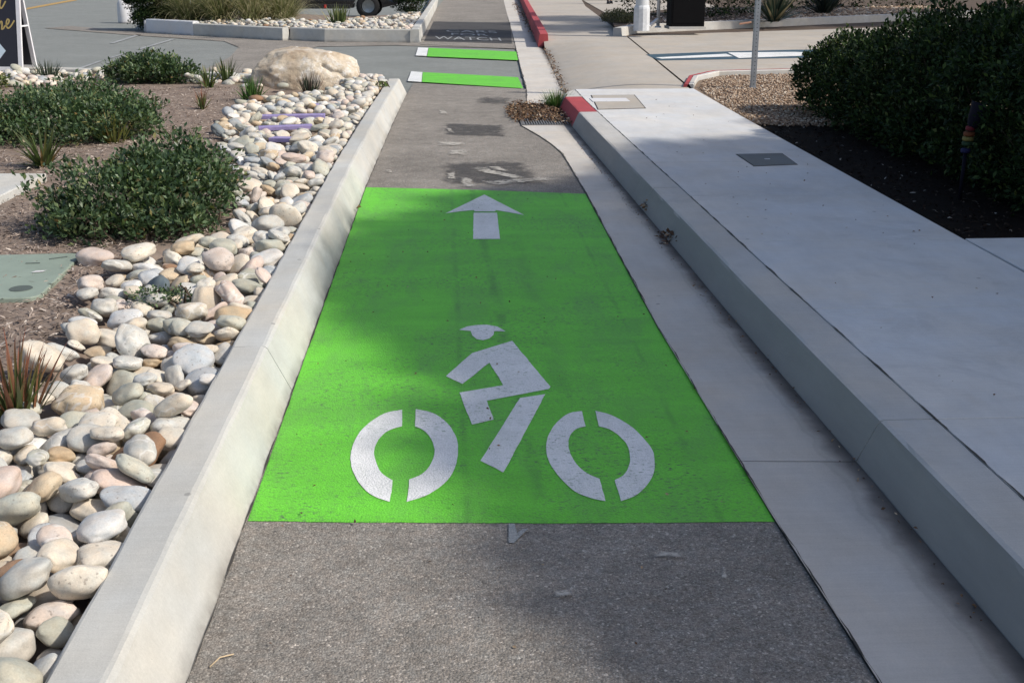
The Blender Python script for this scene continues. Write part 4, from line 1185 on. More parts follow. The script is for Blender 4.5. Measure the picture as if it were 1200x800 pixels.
-906 4202 76 -2 -19 291 65 42 24 5
-965 4197 137 -31 23 -206 89 72 37 2
-1319 4262 104 -20 -27 -155 62 47 28 3
-1211 4208 123 -11 -26 -149 80 56 31 5
-1305 4367 82 -43 -43 -166 54 39 26 9
-1010 4073 108 85 66 -108 55 37 23 3
-1014 4362 111 -23 27 0 73 64 34 6
-936 4337 131 31 17 25 39 26 13 1
-1160 4376 110 6 -48 312 48 41 24 2
-1006 4534 151 30 0 -7 60 45 23 3
-1094 4581 140 -23 -44 245 53 39 24 7
-898 4545 120 -34 48 127 77 53 29 0
-1263 4529 96 -19 -38 240 54 38 24 1
-890 4602 153 1 -39 -205 63 55 34 4
-1383 4731 85 17 10 136 37 29 15 5
-1314 4708 112 36 1 -196 63 50 36 1
-1113 4667 113 27 -26 261 74 67 42 2
-931 4662 104 6 30 19 85 64 34 1
-1174 4826 94 7 6 167 54 39 22 4
-1095 4784 147 -23 -19 -67 74 65 46 1
-904 4878 126 -23 53 80 73 51 27 6
-1159 4932 94 -35 -25 -189 51 35 26 2
-962 4979 167 -16 78 -28 74 56 40 9
-1289 5038 126 7 56 177 61 54 30 3
-1248 5001 91 -10 39 -284 41 37 25 0
-970 4968 102 44 3 198 53 37 21 3
-868 4973 113 -35 -16 -102 45 37 26 4
-1124 5085 139 -5 -11 -297 81 63 31 7
-996 5066 107 -10 -36 64 49 40 29 6
-1357 5100 126 -51 72 -251 66 48 26 0
-1326 5189 134 70 -84 -30 77 63 47 6
-1116 5203 144 12 -45 98 52 42 30 6
-1434 5201 127 -2 23 -27 56 47 24 10
-1476 5300 123 1 -27 -103 75 49 31 1
-1172 5372 100 8 -8 -143 69 48 35 8
-1063 5263 128 48 37 302 51 36 24 4
-937 5280 119 13 -29 -262 78 54 37 5
-1218 5498 158 -3 -12 -157 55 46 26 0
-1045 5337 131 -30 26 293 62 44 29 11
-869 5318 164 -7 84 -52 51 40 20 10
-1392 5469 100 -13 9 -175 41 27 15 0
-1352 5561 97 -49 -6 -246 66 53 37 11
-1111 5543 184 -9 -37 258 82 72 51 2
-969 5602 125 -84 -33 113 78 61 39 7
-873 5541 126 2 17 -138 46 40 24 2
-1159 5694 147 -32 -18 63 63 43 24 6
-1264 5585 146 -61 -14 311 61 54 30 2
-1560 5783 170 -1 -8 113 96 75 42 5
-1363 5901 162 -9 9 142 72 60 40 2
-1138 5834 111 -10 -65 -15 44 32 20 2
-917 5768 128 -6 11 -233 96 64 42 3
-993 5899 109 37 26 189 55 38 27 11
-1364 6066 159 26 19 -257 87 62 31 6
-1254 6050 152 2 27 117 67 57 37 2
-1123 6059 133 25 8 -146 58 39 26 8
-891 6063 179 16 31 61 63 56 28 8
-1358 6141 111 29 -11 -246 41 33 19 8
-1133 6177 131 0 22 -17 63 56 38 5
-980 6093 164 37 -8 139 63 56 38 3
-902 6193 162 30 1 -160 72 52 37 1
-1122 6339 121 -4 10 -207 90 74 47 11
-881 6242 115 19 -26 117 64 43 25 7
-953 6367 135 -5 -17 95 66 44 24 6
-896 6462 121 9 10 209 65 51 25 0
-895 6830 165 34 13 -197 83 55 39 11
-1051 6749 110 43 41 -259 65 58 30 1
-875 6783 76 1 -14 267 45 37 21 1
-1061 6824 153 -15 14 178 67 60 33 1
-977 6906 131 -38 -19 -121 58 39 22 2
-895 6861 102 -29 24 -270 68 44 32 4
-1088 6985 148 81 -1 143 98 76 41 0
-1022 7096 132 7 12 -174 46 33 21 2
-927 7122 109 35 -8 -298 46 30 16 3
-994 7157 98 -20 -17 -248 59 44 26 11
-1133 7225 133 -24 -27 113 58 47 29 0
-898 7195 109 27 25 5 64 48 29 0
-1014 7249 120 35 25 -84 51 44 32 6
-1083 7315 113 7 4 6 55 41 20 8
-864 7376 93 14 25 218 40 27 15 2
-1022 7504 137 -15 64 -144 80 64 46 2
-925 7432 123 5 -1 -279 60 48 30 4
-1227 7541 109 30 0 -161 66 48 24 3
-1123 7676 90 -37 11 293 48 42 27 3
-874 7712 120 -6 17 -112 35 31 18 0
-1117 7793 107 -65 -55 -109 59 50 27 5
-999 7774 116 -18 -7 -102 80 70 35 3
-1204 7852 128 -33 2 271 52 41 28 6
-1097 7840 139 -31 -5 29 57 42 23 1
-987 7846 149 30 -9 -257 63 43 21 8
-936 7873 189 -5 25 -124 51 39 23 5
-963 7941 164 38 47 -172 50 37 26 3
-1162 8041 113 -28 30 -89 40 34 20 3
-1065 8022 174 -28 -33 -113 85 59 43 4
-1253 8170 102 -23 -20 279 55 40 26 11
-1096 8239 136 -58 -50 -67 84 68 34 7
-909 8197 99 -10 13 -134 58 44 27 7
-1269 8372 94 -1 -33 28 50 34 23 1
-983 8295 147 -13 -39 268 74 66 37 8
-874 8283 76 2 -14 -312 43 34 19 6
-1172 8348 111 -26 -52 105 55 40 28 5
-1127 8583 190 0 14 13 98 74 38 7
-991 8557 120 -38 12 -23 80 59 40 1
-897 8225 173 56 -45 159 98 68 40 8
-1234 8623 103 -24 22 16 56 36 18 7
-1000 8647 126 31 10 241 45 38 21 10
-898 8487 124 -8 45 -273 64 48 29 3
-1330 8699 141 -1 46 -21 74 48 28 0
-873 8559 107 17 19 -134 63 42 24 3
-1336 8795 161 13 -37 -13 54 46 31 0
-1137 8631 127 16 -9 304 78 58 37 8
-1089 8721 139 40 28 305 66 51 36 3
-904 8650 178 -25 -14 166 97 74 54 1
-1253 8782 124 10 13 -117 69 47 31 2
-1069 8833 155 -30 -55 42 72 46 33 8
-1362 8921 158 23 14 280 85 58 42 11
-1141 8863 104 -36 -16 -299 63 49 30 11
-1038 8916 148 -46 -38 271 62 49 36 7
-875 8904 123 10 23 71 47 42 26 7
-918 8926 181 -10 -14 303 76 64 41 6
-888 8985 131 -7 44 -27 58 41 25 10
-1515 9105 108 33 30 222 71 55 32 1
-1356 9074 117 1 6 -17 61 45 25 11
-989 8984 148 -73 34 -267 50 39 24 10
-905 9089 146 16 -40 -56 81 57 40 4
-1075 9082 187 -5 27 -4 98 83 58 0
-1501 9194 101 -36 -30 284 40 32 17 4
-1325 9184 104 -3 -35 104 74 65 44 4
-1106 9181 125 -52 -68 -269 69 54 36 3
-1541 9269 152 56 42 -53 66 56 32 1
-1372 9280 150 -64 -22 -276 70 63 32 2
-1201 9355 146 1 -53 -26 71 56 36 0
-1068 9344 150 -64 -6 37 78 68 42 7
-1068 9268 130 32 17 -293 44 35 22 4
-1480 9387 145 -27 -19 -300 68 56 32 9
-1126 9424 99 61 -15 -305 67 46 25 1
-896 9230 154 20 -10 61 63 45 23 11
-957 9436 165 15 -60 -81 88 68 33 1
-1526 9513 153 -9 19 -249 65 49 28 10
-1291 9563 89 2 39 142 38 33 18 6
-1161 9511 132 -33 -48 -310 41 32 20 0
-874 9512 88 48 -48 310 44 35 18 2
-1683 9401 154 5 12 -42 71 53 26 3
-1526 9566 121 -13 7 -251 49 38 25 4
-1081 9474 137 -19 3 -109 65 42 30 0
-1623 9681 108 -26 -4 149 69 56 39 2
-1220 9665 128 1 -13 96 69 55 29 7
-946 9642 149 4 -39 71 61 52 39 5
-1538 9732 136 -57 -23 -107 72 61 29 9
-1085 9705 138 67 -43 -183 78 70 48 3
-1022 9777 180 -19 -39 -190 62 49 28 2
-1226 9828 120 -12 -21 -313 38 34 19 9
-1228 9787 160 13 -25 29 98 63 34 11
-1676 9593 132 -63 54 -284 98 77 37 3
-1154 9831 120 -26 -82 201 58 39 27 1
-1084 9817 147 -9 -3 -237 53 43 27 2
-951 9857 160 -20 36 -235 49 41 29 9
-1634 9994 150 -8 -5 -183 63 53 33 4
-1508 10014 139 12 -23 280 65 52 32 8
-1223 9928 142 -53 -41 -254 35 31 23 11
-1126 10013 99 -62 -12 -98 65 45 26 7
-950 9925 139 53 2 16 40 27 16 5
-1610 10117 125 19 -60 138 46 40 30 10
-1373 10039 81 -16 -11 244 53 37 24 6
-1267 10104 141 24 -3 -195 83 73 49 2
-866 9950 160 -72 22 -164 56 36 21 0
-1398 10023 144 -64 29 -184 85 63 32 1
-930 10003 140 52 37 -48 90 63 43 9
-1413 10128 130 -12 -46 277 64 53 36 5
-1297 10226 127 -54 18 64 61 42 30 2
-1051 10177 131 25 1 72 80 67 44 5
-1714 10147 159 -17 57 291 87 73 39 9
-1507 10369 119 26 -18 -96 50 34 19 5
-1253 10316 131 -10 54 100 74 58 37 7
-876 10136 125 31 41 72 54 44 22 3
-1261 10443 117 15 -10 129 67 60 29 5
-958 10261 133 -18 -13 188 53 43 29 4
-893 10332 112 -32 -2 259 67 49 27 1
-1759 10327 163 -47 15 -50 94 72 39 5
-1679 10425 111 20 -75 -160 46 39 27 4
-1597 10394 125 49 16 -61 53 44 22 3
-1128 10413 160 5 16 289 86 67 36 7
-993 10483 167 27 -39 -18 82 73 42 6
-971 10518 101 -36 -34 82 82 60 32 3
-1874 10580 113 -19 -26 -282 65 55 29 9
-1058 10591 110 9 -46 114 81 63 35 2
-1748 10898 128 -51 38 22 60 41 28 5
-1243 10700 64 35 44 -27 71 46 23 2
-1003 10688 167 34 -13 -235 56 37 22 5
-928 10737 123 16 1 -228 76 60 44 0
-1629 10873 127 38 -20 -258 76 50 28 9
-1456 10817 159 -16 -30 80 97 64 39 0
-1263 10837 143 -2 -75 -312 59 52 34 7
-1926 10819 151 -72 -25 -304 63 48 35 1
-1189 10856 101 -51 1 131 53 35 22 11
-1175 10889 154 27 -41 -203 68 57 33 11
-1076 10727 149 9 -70 193 77 68 37 7
-1682 10962 115 -19 6 -290 50 34 22 2
-1568 10982 96 53 13 -241 75 55 37 9
-1449 10968 152 -16 -23 55 75 65 42 8
-1297 11031 140 19 -20 1 77 59 36 0
-980 10871 141 23 45 31 69 46 24 8
-1925 11012 125 -38 21 133 98 64 39 9
-1792 11076 150 -60 -69 51 86 76 40 7
-946 10957 113 -36 -1 -310 56 39 28 10
-1610 11176 135 36 -20 234 65 53 27 8
-1418 11087 132 33 16 -112 65 42 24 5
-1213 11171 120 -23 -2 -16 61 41 27 4
-1100 11132 125 -55 6 11 67 52 30 10
-1987 11094 134 -33 6 -235 62 44 23 4
-1531 11097 151 -21 13 -197 66 58 35 5
-1847 11164 105 29 -7 -36 48 38 20 5
-970 11225 114 19 2 -73 61 50 33 11
-2023 11291 149 -32 -4 -170 86 59 41 10
-1048 11347 145 -33 -30 176 87 64 35 8
-895 11292 128 -10 15 -39 66 50 28 7
-1918 11578 119 64 32 -298 70 58 30 1
-882 11445 107 -19 -75 -222 69 52 35 10
-1642 11627 128 11 -26 -287 69 61 37 7
-1019 11609 129 -19 -13 76 60 39 23 5
-1131 11634 90 20 26 -112 64 46 25 3
'''
INDIV = [28,32,33,36,37,38,39,43,44,49,54,55,58,59,60,62,64,65,69,70,74,75,76,77,79,80,81,82,83,85,89,92,95,97,101,103,105,106,108,109,111,113,114,118,119,121,122,123,124,125,127,129,130,131,133,134,139,141,142,143,144,148,149,150,151,153,154,155,156,159,161,162,163,166,167,168,169,171,172,173,174,176,182,183,184,186,187,189,190,191,192,193,195,196,198,201,203,205,209,211,213,214,216,217,221,228,229,230,232,234,235,236,240,241,242,244,251,253,259,260,265,267,269,274,282,284,286,287,291,294,298,302,310,311,313,317,320,322,326,332,338,343,344,346,348,349,359,363,367,370,381,390,437,438,451,463,508,533,538,540,541,542,546,548,549,550,551,552,554,555,556,557,558,561,562,563,564,566,567,568,569,570,571,572,573,574,575,576,577,578,580,582,583,584,585,586,587,588,589,590,591,592,593,594,597,598,599,601,603,604,605,607,608,610,611,612,614,615,617,618,619,620,621,624,625,626,627,629,630,631,632,634,635,636,638,640,641,642,643,645,646,647,648,649,651,652,654,655,658,663,664,667,673,674,676,677,680,685,688,690,694,696,699,700,702,706,712,716,717,718,721,724,729,736,737,739,740,744,745,751,753,754,758,765,768,769,776,777,778,779,780,782,783,790,797,800,801,803,805]
# ------------------------------------------------------------------ cobbles
ST = {
 'pale grey': m_stone('pale_grey_stone', (.50, .49, .455), (.61, .60, .565)),
 'cream': m_stone('cream_stone', (.62, .55, .455), (.71, .66, .575)),
 'grey green': m_stone('grey_green_stone', (.42, .42, .355), (.53, .52, .45)),
 'tan': m_stone('tan_stone', (.54, .42, .285), (.64, .53, .39)),
 'pink': m_stone('pink_stone', (.60, .49, .435), (.68, .60, .54)),
 'blue grey': m_stone('blue_grey_stone', (.38, .405, .42), (.50, .52, .54)),
 'white': m_stone('white_stone', (.66, .65, .63), (.75, .74, .72)),
 'brown': m_stone('brown_stone', (.30, .18, .11), (.40, .26, .17)),
 'dark slate': m_stone('dark_slate_stone', (.12, .15, .17), (.2, .23, .25)),
}
SK = list(ST); SW = [.25, .27, .17, .08, .11, .055, .055, .007, .005]
def stone_bm(v, sub):
    bm = bmesh.new(); bmesh.ops.create_icosphere(bm, subdivisions=sub, radius=1)
    off = Vector((v*13.7, v*5.1, v*2.3))
    for w in bm.verts:
        p = w.co.normalized(); e = 2.35
        k = (abs(p.x)**e+abs(p.y)**e+abs(p.z)**e)**(-1/e)
        w.co = p*k*(1+noise.noise(p*1.1+off)*.22+noise.noise(p*2.3+off)*.07)
        w.co.x *= 1+.12*math.sin(v)*p.y
    for ax in range(3):
        mn = min(w.co[ax] for w in bm.verts); mx = max(w.co[ax] for w in bm.verts)
        for w in bm.verts: w.co[ax] = (w.co[ax]-(mn+mx)/2)*2/(mx-mn)
    return bm
def stone_me(v, sub):
    me = bpy.data.meshes.new('cobble'); b = stone_bm(v, sub); b.to_mesh(me); b.free()
    me.polygons.foreach_set('use_smooth', [True]*len(me.polygons)); me.materials.append(ST['cream']); return me
FINE = [stone_me(v, 4) for v in range(12)]
LOW = []
for v in range(12):
    b = stone_bm(v, 2); LOW.append((np.array([w.co for w in b.verts]), np.array([[w.index for w in f.verts] for f in b.faces]))); b.free()
def stone_heap(name, items, parent=None):
    """many stones as one object; items: (x, y, z, rx, ry, rz, a, b, c, variant, colour)"""
    V = []; F = []; MI = []; base = 0
    for x, y, z, rx, ry, rz, a, b, c, v, k in items:
        vv, ff = LOW[v]; Rm = np.array(Euler((rx, ry, rz)).to_matrix())
        V.append((vv*np.array([a, b, c])) @ Rm.T+np.array([x, y, z])); F.append(ff+base); MI += [k]*len(ff); base += len(vv)
    return np_mesh(name, np.concatenate(V), np.concatenate(F), list(ST.values()), parent, True, MI)
rows = [tuple(map(int, l.split())) for l in STONES.strip().split('\n')]
rc = random.Random(21)
SPECIAL = {}
for i in range(len(rows)): pass
stones = []
for i, r in enumerate(rows):
    x, y, z, rx, ry, rz, a, b, c, v = r
    k = rc.choices(range(len(SK)), SW)[0]
    stones.append([x/1000, y/1000, z/1000+.024, rx/100, ry/100, rz/100, a/1000*.96, b/1000*.96, c/1000*.93, v, k])
LEDGE = [(-1.42, 3.7), (-1.5, 4.3), (-1.55, 4.8), (-1.64, 5.3), (-1.63, 5.65), (-1.56, 6.2), (-1.25, 6.6), (-1.33, 7.5), (-1.55, 8.6), (-1.87, 9.9), (-2.1, 11)]
def edge_x(y):
    for a, b in zip(LEDGE, LEDGE[1:]):
        if a[1] <= y <= b[1]: return a[0]+(b[0]-a[0])*(y-a[1])/(b[1]-a[1])
    return -1.75 if y < 3.7 else -2.1
def describe(s):
    x, y, z, rx, ry, rz, a, b, c, v, k = s
    size = 'large' if a > .082 else 'small' if a < .052 else 'medium'
    shape = 'long' if b/a < .74 else 'flat' if c/b < .58 else 'round' if b/a > .88 else 'oval'
    if x > -.985: where = 'touching the kerb'
    elif x-edge_x(y) < .17: where = 'at the mulch edge' if y > 3.7 else 'at the left of the bed'
    elif x > (-.85+edge_x(y))/2: where = 'right of mid bed'
    else: where = 'left of mid bed'
    if y < 2.75: zone = 'at the bottom corner of the photo'
    elif y < 3.35: zone = 'abreast of the green panel near edge'
    elif y < 3.95: zone = 'beside the red tipped grass tuft'
    elif y < 4.6: zone = 'abreast of the kerb joint'
    elif y < 5.6: zone = 'abreast of the small weed'
    elif y < 6.4: zone = 'just before the nearest shrub'
    elif y < 7.6: zone = 'beside the nearest shrub'
    elif y < 9.4: zone = 'beyond the nearest shrub'
    else: zone = 'just before the purple boards'
    return size, SK[k], shape, where, zone
IND = set(INDIV)
heap = []; ind = []
BOARDS = [(-1.49, 11.46, .40, .10), (-1.46, 10.67, .33, .10), (-1.34, 12.28, .2, .1), (-1.38, 9.88, .14, .09)]
for i, s in enumerate(stones):
    if any(abs(s[0]-bx) < bw and abs(s[1]-by+.03) < bh+.05 and s[2] > .085 for bx, by, bw, bh in BOARDS): continue      # boards lie there
    (ind if i in IND else heap).append(s)
taken = {}
def neighbour(s):
    best = None
    for t in ind:
        if t is s: continue
        d = math.hypot(t[0]-s[0], t[1]-s[1])
        if best is None or d < best[0]: best = (d, t)
    t = best[1]; dx, dy = t[0]-s[0], t[1]-s[1]
    side = ('right' if dx < 0 else 'left') if abs(dx) > abs(dy) else ('before' if dy > 0 else 'behind')
    return t, side
for s in ind:
    x, y, z, rx, ry, rz, a, b, c, v, k = s
    o = bpy.data.objects.new('cobble', FINE[v]); COL.objects.link(o)
    o.location = (x, y, z); o.rotation_euler = (rx, ry, rz); o.scale = (a, b, c)
    o.material_slots[0].link = 'OBJECT'; o.material_slots[0].material = list(ST.values())[k]
    size, colr, shape, where, zone = describe(s)
    lab = f'{size} {shape} {colr} cobble {where} {zone}'
    if lab in taken:
        zone = zone.replace('at the bottom corner of the photo', 'at the photo bottom').replace('abreast of the green panel near edge', 'abreast of the panel edge').replace('beside the red tipped grass tuft', 'beside the red grass').replace('just before the nearest shrub', 'before the nearest shrub').replace('just before the purple boards', 'before the purple boards').replace('abreast of', 'by')
        t, side = neighbour(s); w2 = {'right': 'right of', 'left': 'left of', 'before': 'before', 'behind': 'behind'}[side]
        d2 = describe(t); lab2 = f'{size} {shape} {colr} cobble {w2} a {d2[0]} {d2[1]} one {zone}'
        if lab2 in taken: lab2 = f'{size} {shape} {colr} cobble {w2} {d2[2]} {d2[0]} {d2[1]} one {zone}'
        lab = lab2
    taken[lab] = 1
    tag(o, lab, 'cobble', 'loose cobbles in the planter bed')

# the farther stones: settled one by one on a height map
def settle(polys, n, zb, seed, amin=.04, amax=.095, blocked=()):
    r = random.Random(seed); xs = [p[0] for q in polys for p in q]; ys = [p[1] for q in polys for p in q]; out = []; grid = {}
    tries = 0
    while len(out) < n and tries < n*30:
        tries += 1
        x = r.uniform(min(xs), max(xs)); y = r.uniform(min(ys), max(ys))
        if not any(inside(x, y, q) for q in polys): continue
        if any((x-bx)**2/ba**2+(y-by)**2/bb**2 < 1 for bx, by, ba, bb in blocked): continue
        a = min(amax, max(amin, r.lognormvariate(math.log(.056), .26))); b = a*r.uniform(.66, .95); c = b*r.uniform(.5, .8)
        z = zb; gx, gy = int(x/.2), int(y/.2); bad = False
        for i in (-1, 0, 1):
            for j in (-1, 0, 1):
                for (qx, qy, qz, qa, qc) in grid.get((gx+i, gy+j), ()):
                    d = math.hypot(qx-x, qy-y); rr = (a+qa)*.8
                    if d < rr*.45: bad = True
                    elif d < rr: z = max(z, qz+(qc+c)*math.sqrt(1-(d/rr)**2)*.55)
        if bad or z > zb+.11: continue
        grid.setdefault((gx, gy), []).append((x, y, z, a, c))
        out.append((x, y, z, r.gauss(0, .22), r.gauss(0, .22), r.uniform(0, 6.28), a, b, c, r.randrange(12), r.choices(range(len(SK)), SW)[0]))
    return out
P1 = [(-.84, 11.5), (-.80, 14.7), (-.83, 15.6), (-1.3, 15.7), (-1.2, 14.9), (-1.36, 14.0), (-1.45, 13.5), (-1.60, 13.1), (-2.05, 12.75), (-2.2, 12.45), (-2.1, 11.9), (-2.12, 11.5)]
P2 = [(-1.9, 14.75), (-2.5, 14.6), (-2.7, 16.4), (-4.2, 16.5), (-9, 17.6), (-9, 15.0), (-6.2, 14.4), (-5.4, 14.9), (-4.4, 15.4), (-3.2, 15.1), (-2.9, 15.2)]
far = settle([P1], 620, .10, 3, blocked=[(-1.83, 15.3, .62, .3)])+settle([P2], 620, .115, 4, blocked=[(-1.83, 15.3, .6, .3), (-3.75, 15.4, .45, .4)])
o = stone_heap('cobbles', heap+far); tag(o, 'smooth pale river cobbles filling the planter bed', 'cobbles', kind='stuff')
isl = settle([[(-.76, 24.75), (-2.6, 25.12), (-5.6, 27.6), (-5.4, 28.4), (-3.0, 27.9), (-1.6, 29.5), (-.72, 33)]], 800, .24, 6, amax=.08)
o = stone_heap('island_cobbles', isl); tag(o, 'pale cobbles covering the island planter across the street', 'cobbles', kind='stuff')
lone = (gp(112, 311, .10)); o = bpy.data.objects.new('cobble', FINE[3]); COL.objects.link(o); o.location = (lone[0], lone[1]+.02, .135); o.scale = (.095, .07, .045); o.rotation_euler = (.1, .05, -.3)
o.material_slots[0].link = 'OBJECT'; o.material_slots[0].material = ST['pink']; tag(o, 'single stray cobble lying alone on the mulch right of the green box lid', 'cobble', 'loose cobbles in the planter bed')

# ------------------------------------------------------------------ planter soil and bark
bed = [(-.80, .6), (-.80, 14.85), (-4.0, 16.5), (-9.4, 18.0), (-9.4, .6)]
vs = []; idx = {}; fs = []
nx, ny = 120, 210
for i in range(nx+1):
    for j in range(ny+1):
        x = -9.4+8.575*(i/nx)**.6; y = .6+17.3*j/ny; bx = -.8 if y < 14.85 else -.8-(y-14.85)*2.3
        x = -9.4+(min(-.825, bx-.03)+9.4)*(i/nx)**.5
        e = edge_x(y) if y < 11 else (-2.2 if y < 12.6 else -1.8 if y < 14 else -2.3)
        d = e-x; z = .105 if d > 0 else max(.045, .105+d*.55)
        z += .010*noise.noise(Vector((x*2.1, y*2.1, 0)))+.004*noise.noise(Vector((x*11, y*11, 5)))-.004
        vs.append((x, y, z))
fs = [(i*(ny+1)+j, (i+1)*(ny+1)+j, (i+1)*(ny+1)+j+1, i*(ny+1)+j+1) for i in range(nx) for j in range(ny)]
o = np_mesh('planter_soil', vs, fs, SOIL, None, True); o['kind'] = 'structure'

def chips(name, poly, n, z, mats, seed, lmin=.018, lmax=.065, wmin=.003, wmax=.011, lift=.012, yfall=0):
    r = np.random.default_rng(seed); P = np.array(poly); lo, hi = P.min(0), P.max(0); q = []
    while len(q) < n:
        c = r.uniform(lo, hi, (4000, 2))
        if yfall: c = c[r.random(4000) < np.clip((yfall/np.maximum(c[:, 1], .1))**1.4, 0, 1)]
        q += [p for p in c if inside(p[0], p[1], poly)]
    q = np.array(q[:n]); a = r.uniform(0, np.pi*2, n); L = r.uniform(lmin, lmax, n)*r.uniform(.5, 1, n); W = r.uniform(wmin, wmax, n)
    d = np.stack([np.cos(a), np.sin(a), r.normal(0, .22, n)], 1); s = np.stack([-np.sin(a), np.cos(a), r.normal(0, .35, n)], 1)
    zc = z+r.random(n)*lift+.004
    c = np.stack([q[:, 0], q[:, 1], zc], 1)
    bow = np.stack([np.zeros(n), np.zeros(n), r.uniform(0, .006, n)], 1)
    A = c-d*L[:, None]/2; B = c+d*L[:, None]/2; M = c+bow; w = s*W[:, None]/2
    V = np.stack([A-w*.5, A+w*.5, M+w, B+w*.4, B-w*.4, M-w], 1).reshape(-1, 3); b = np.arange(n)[:, None]*6
    F = np.concatenate([b+np.array([[0, 5, 2, 1]]), b+np.array([[5, 4, 3, 2]])])
    return np_mesh(name, V, F, mats)
g = NT('bark_chip'); g.col(g.ramp(g.geo.outputs['Random Per Island'], [(0, (.09, .065, .055)), (.3, (.20, .15, .125)), (.6, (.33, .26, .215)), (.85, (.47, .39, .33)), (1, (.62, .55, .48))])); g.set(Roughness=.9); g.b.inputs['Specular IOR Level'].default_value = .15; BARK = g.mat
MP = [(-.9, 1.4), (-1.45, 3.6), (-1.5, 4.3), (-1.56, 4.8), (-1.66, 5.3), (-1.66, 5.65), (-1.58, 6.25), (-1.28, 6.6), (-1.36, 7.5), (-1.58, 8.6), (-1.9, 9.9), (-2.13, 10.9), (-2.2, 12.3), (-1.62, 13.1), (-1.58, 14.0), (-2.3, 14.3), (-2.9, 15.0), (-4.5, 15.2), (-6, 14.4), (-9, 14.8), (-5, 4.5), (-2.6, 3)]
MP[0] = (-1.70, 1.0); MP.append((-4, 1.0))
o = chips('bark_mulch', MP, 56000, .102, BARK, 4, yfall=5.5); tag(o, 'brown shredded bark mulch covering the planter soil', 'mulch', kind='stuff')
g = NT('dark_litter'); g.col(g.ramp(g.geo.outputs['Random Per Island'], [(0, (.010, .007, .006)), (.85, (.030, .021, .016)), (.975, (.09, .07, .055)), (1, (.45, .42, .38))])); g.set(Roughness=.95); g.b.inputs['Specular IOR Level'].default_value = .05; DLIT = g.mat  # litter colours lowered to carry the hedge's shade
o = chips('hedge_mulch', [(2.82, 6.1), (6, 6.1), (6, 11), (2.88, 11)], 9000, .121, DLIT, 5, .015, .05, .006, .016); tag(o, 'dark mulch with painted-in shade and scattered dead leaves under the hedge', 'mulch', kind='stuff')
o = chips('far_mulch', [(3.6, 24.8), (5.8, 26.8), (8.5, 28.6), (14, 33), (10, 36), (5, 30)], 9000, .26, BARK, 6, .04, .12, .02, .05, .03); tag(o, 'brown bark litter in the planting bed across the driveway', 'mulch', kind='stuff')

# gravel bed by the pole
def gravel(name, poly, n, z, seed, rmin, rmax, mat, heap=0):
    r = np.random.default_rng(seed); P = np.array(poly); lo, hi = P.min(0), P.max(0); q = []
    while len(q) < n: q += [p for p in r.uniform(lo, hi, (2000, 2)) if inside(p[0], p[1], poly)]
    q = np.array(q[:n]); b = bmesh.new(); bmesh.ops.create_icosphere(b, subdivisions=1, radius=1)
    bv = np.array([v.co for v in b.verts]); bf = np.array([[v.index for v in f.verts] for f in b.faces]); b.free()
    bv = np.sign(bv)*np.abs(bv)**.85
    S = r.uniform(rmin, rmax, (n, 1))*r.uniform(.6, 1.2, (n, 3)); a = r.uniform(0, 6.28, n); J = 1+r.normal(0, .13, (n, len(bv), 1))
    V = bv[None]*S[:, None, :]*J; ca, sa = np.cos(a)[:, None], np.sin(a)[:, None]
    X = V[..., 0]*ca-V[..., 1]*sa; Y = V[..., 0]*sa+V[..., 1]*ca
    V = np.stack([X+q[:, 0:1], Y+q[:, 1:2], V[..., 2]*.7+z+(r.random(n)*heap)[:, None]], 2).reshape(-1, 3)
    F = (bf[None]+(np.arange(n)*len(bv))[:, None, None]).reshape(-1, 3)
    return np_mesh(name, V, F, mat)
g = NT('mixed_gravel'); g.col(g.ramp(g.geo.outputs['Random Per Island'], [(0, (.13, .08, .05)), (.3, (.27, .18, .12)), (.6, (.39, .28, .195)), (.85, (.49, .385, .29)), (1, (.66, .59, .50))])); g.set(Roughness=.85); GRAV = g.mat
o = gravel('gravel', [(2.86, 10.7), (5.5, 10.6), (5.5, 15.85), (4.6, 15.8), (3.65, 15.6), (3.25, 15.0), (2.98, 14.0), (2.90, 12.5)], 15000, .127, 9, .007, .017, GRAV, .014)
tag(o, 'brown and beige gravel covering the bed around the metal pole', 'gravel', kind='stuff')
o = gravel('far_gravel', [(7.2, 27.6), (14, 32), (14, 36), (8, 31)], 3500, .27, 10, .03, .06, GRAV, .03); tag(o, 'pale gravel at the right of the far planting bed', 'gravel', kind='stuff')
# ------------------------------------------------------------------ boulder and boards
g = NT('sandstone')
c = g.ramp(g.noise(g.obj, 3.5, 6, .65), [(.30, (.30, .22, .15)), (.45, (.47, .38, .28)), (.6, (.58, .50, .39)), (.75, (.66, .60, .52))])
w = g.math('MULTIPLY', g.ramp(g.noise(g.obj, 16, 6, .75), [(.48, 0), (.60, .75)]), g.ramp(g.noise(g.obj, 2.6, 2), [(.42, 0), (.58, 1)]))
c = g.mix(w, c, (.74, .72, .68)); c = g.mix(g.ramp(g.noise(g.obj, 42, 4, .7), [(.60, 0), (.72, .35)]), c, (.17, .13, .10))
g.col(c); g.set(Roughness=.9); g.bump(g.math('ADD', g.noise(g.obj, 9, 7, .65), g.math('MULTIPLY', g.noise(g.obj, 50, 4, .7), .4)), .65, .035); SANDST = g.mat
b = bmesh.new(); bmesh.ops.create_icosphere(b, subdivisions=6, radius=1)
planes = [((.05, -.15, 1), .82), ((-.15, -.9, .75), .80), ((.12, -.62, .9), .86), ((-.62, -.5, .75), .84), ((-.30, -.1, 1), .86), ((-.75, -.75, .35), .90), ((-.1, -1, .32), .80), ((.42, -.80, .50), .86), ((.75, -.3, .75), .92), ((-.9, .1, .5), .92), ((.62, -1.0, .05), .93), ((.1, 1, .3), .85), ((.3, .2, 1), .87), ((-.42, -.95, -.05), .86)]
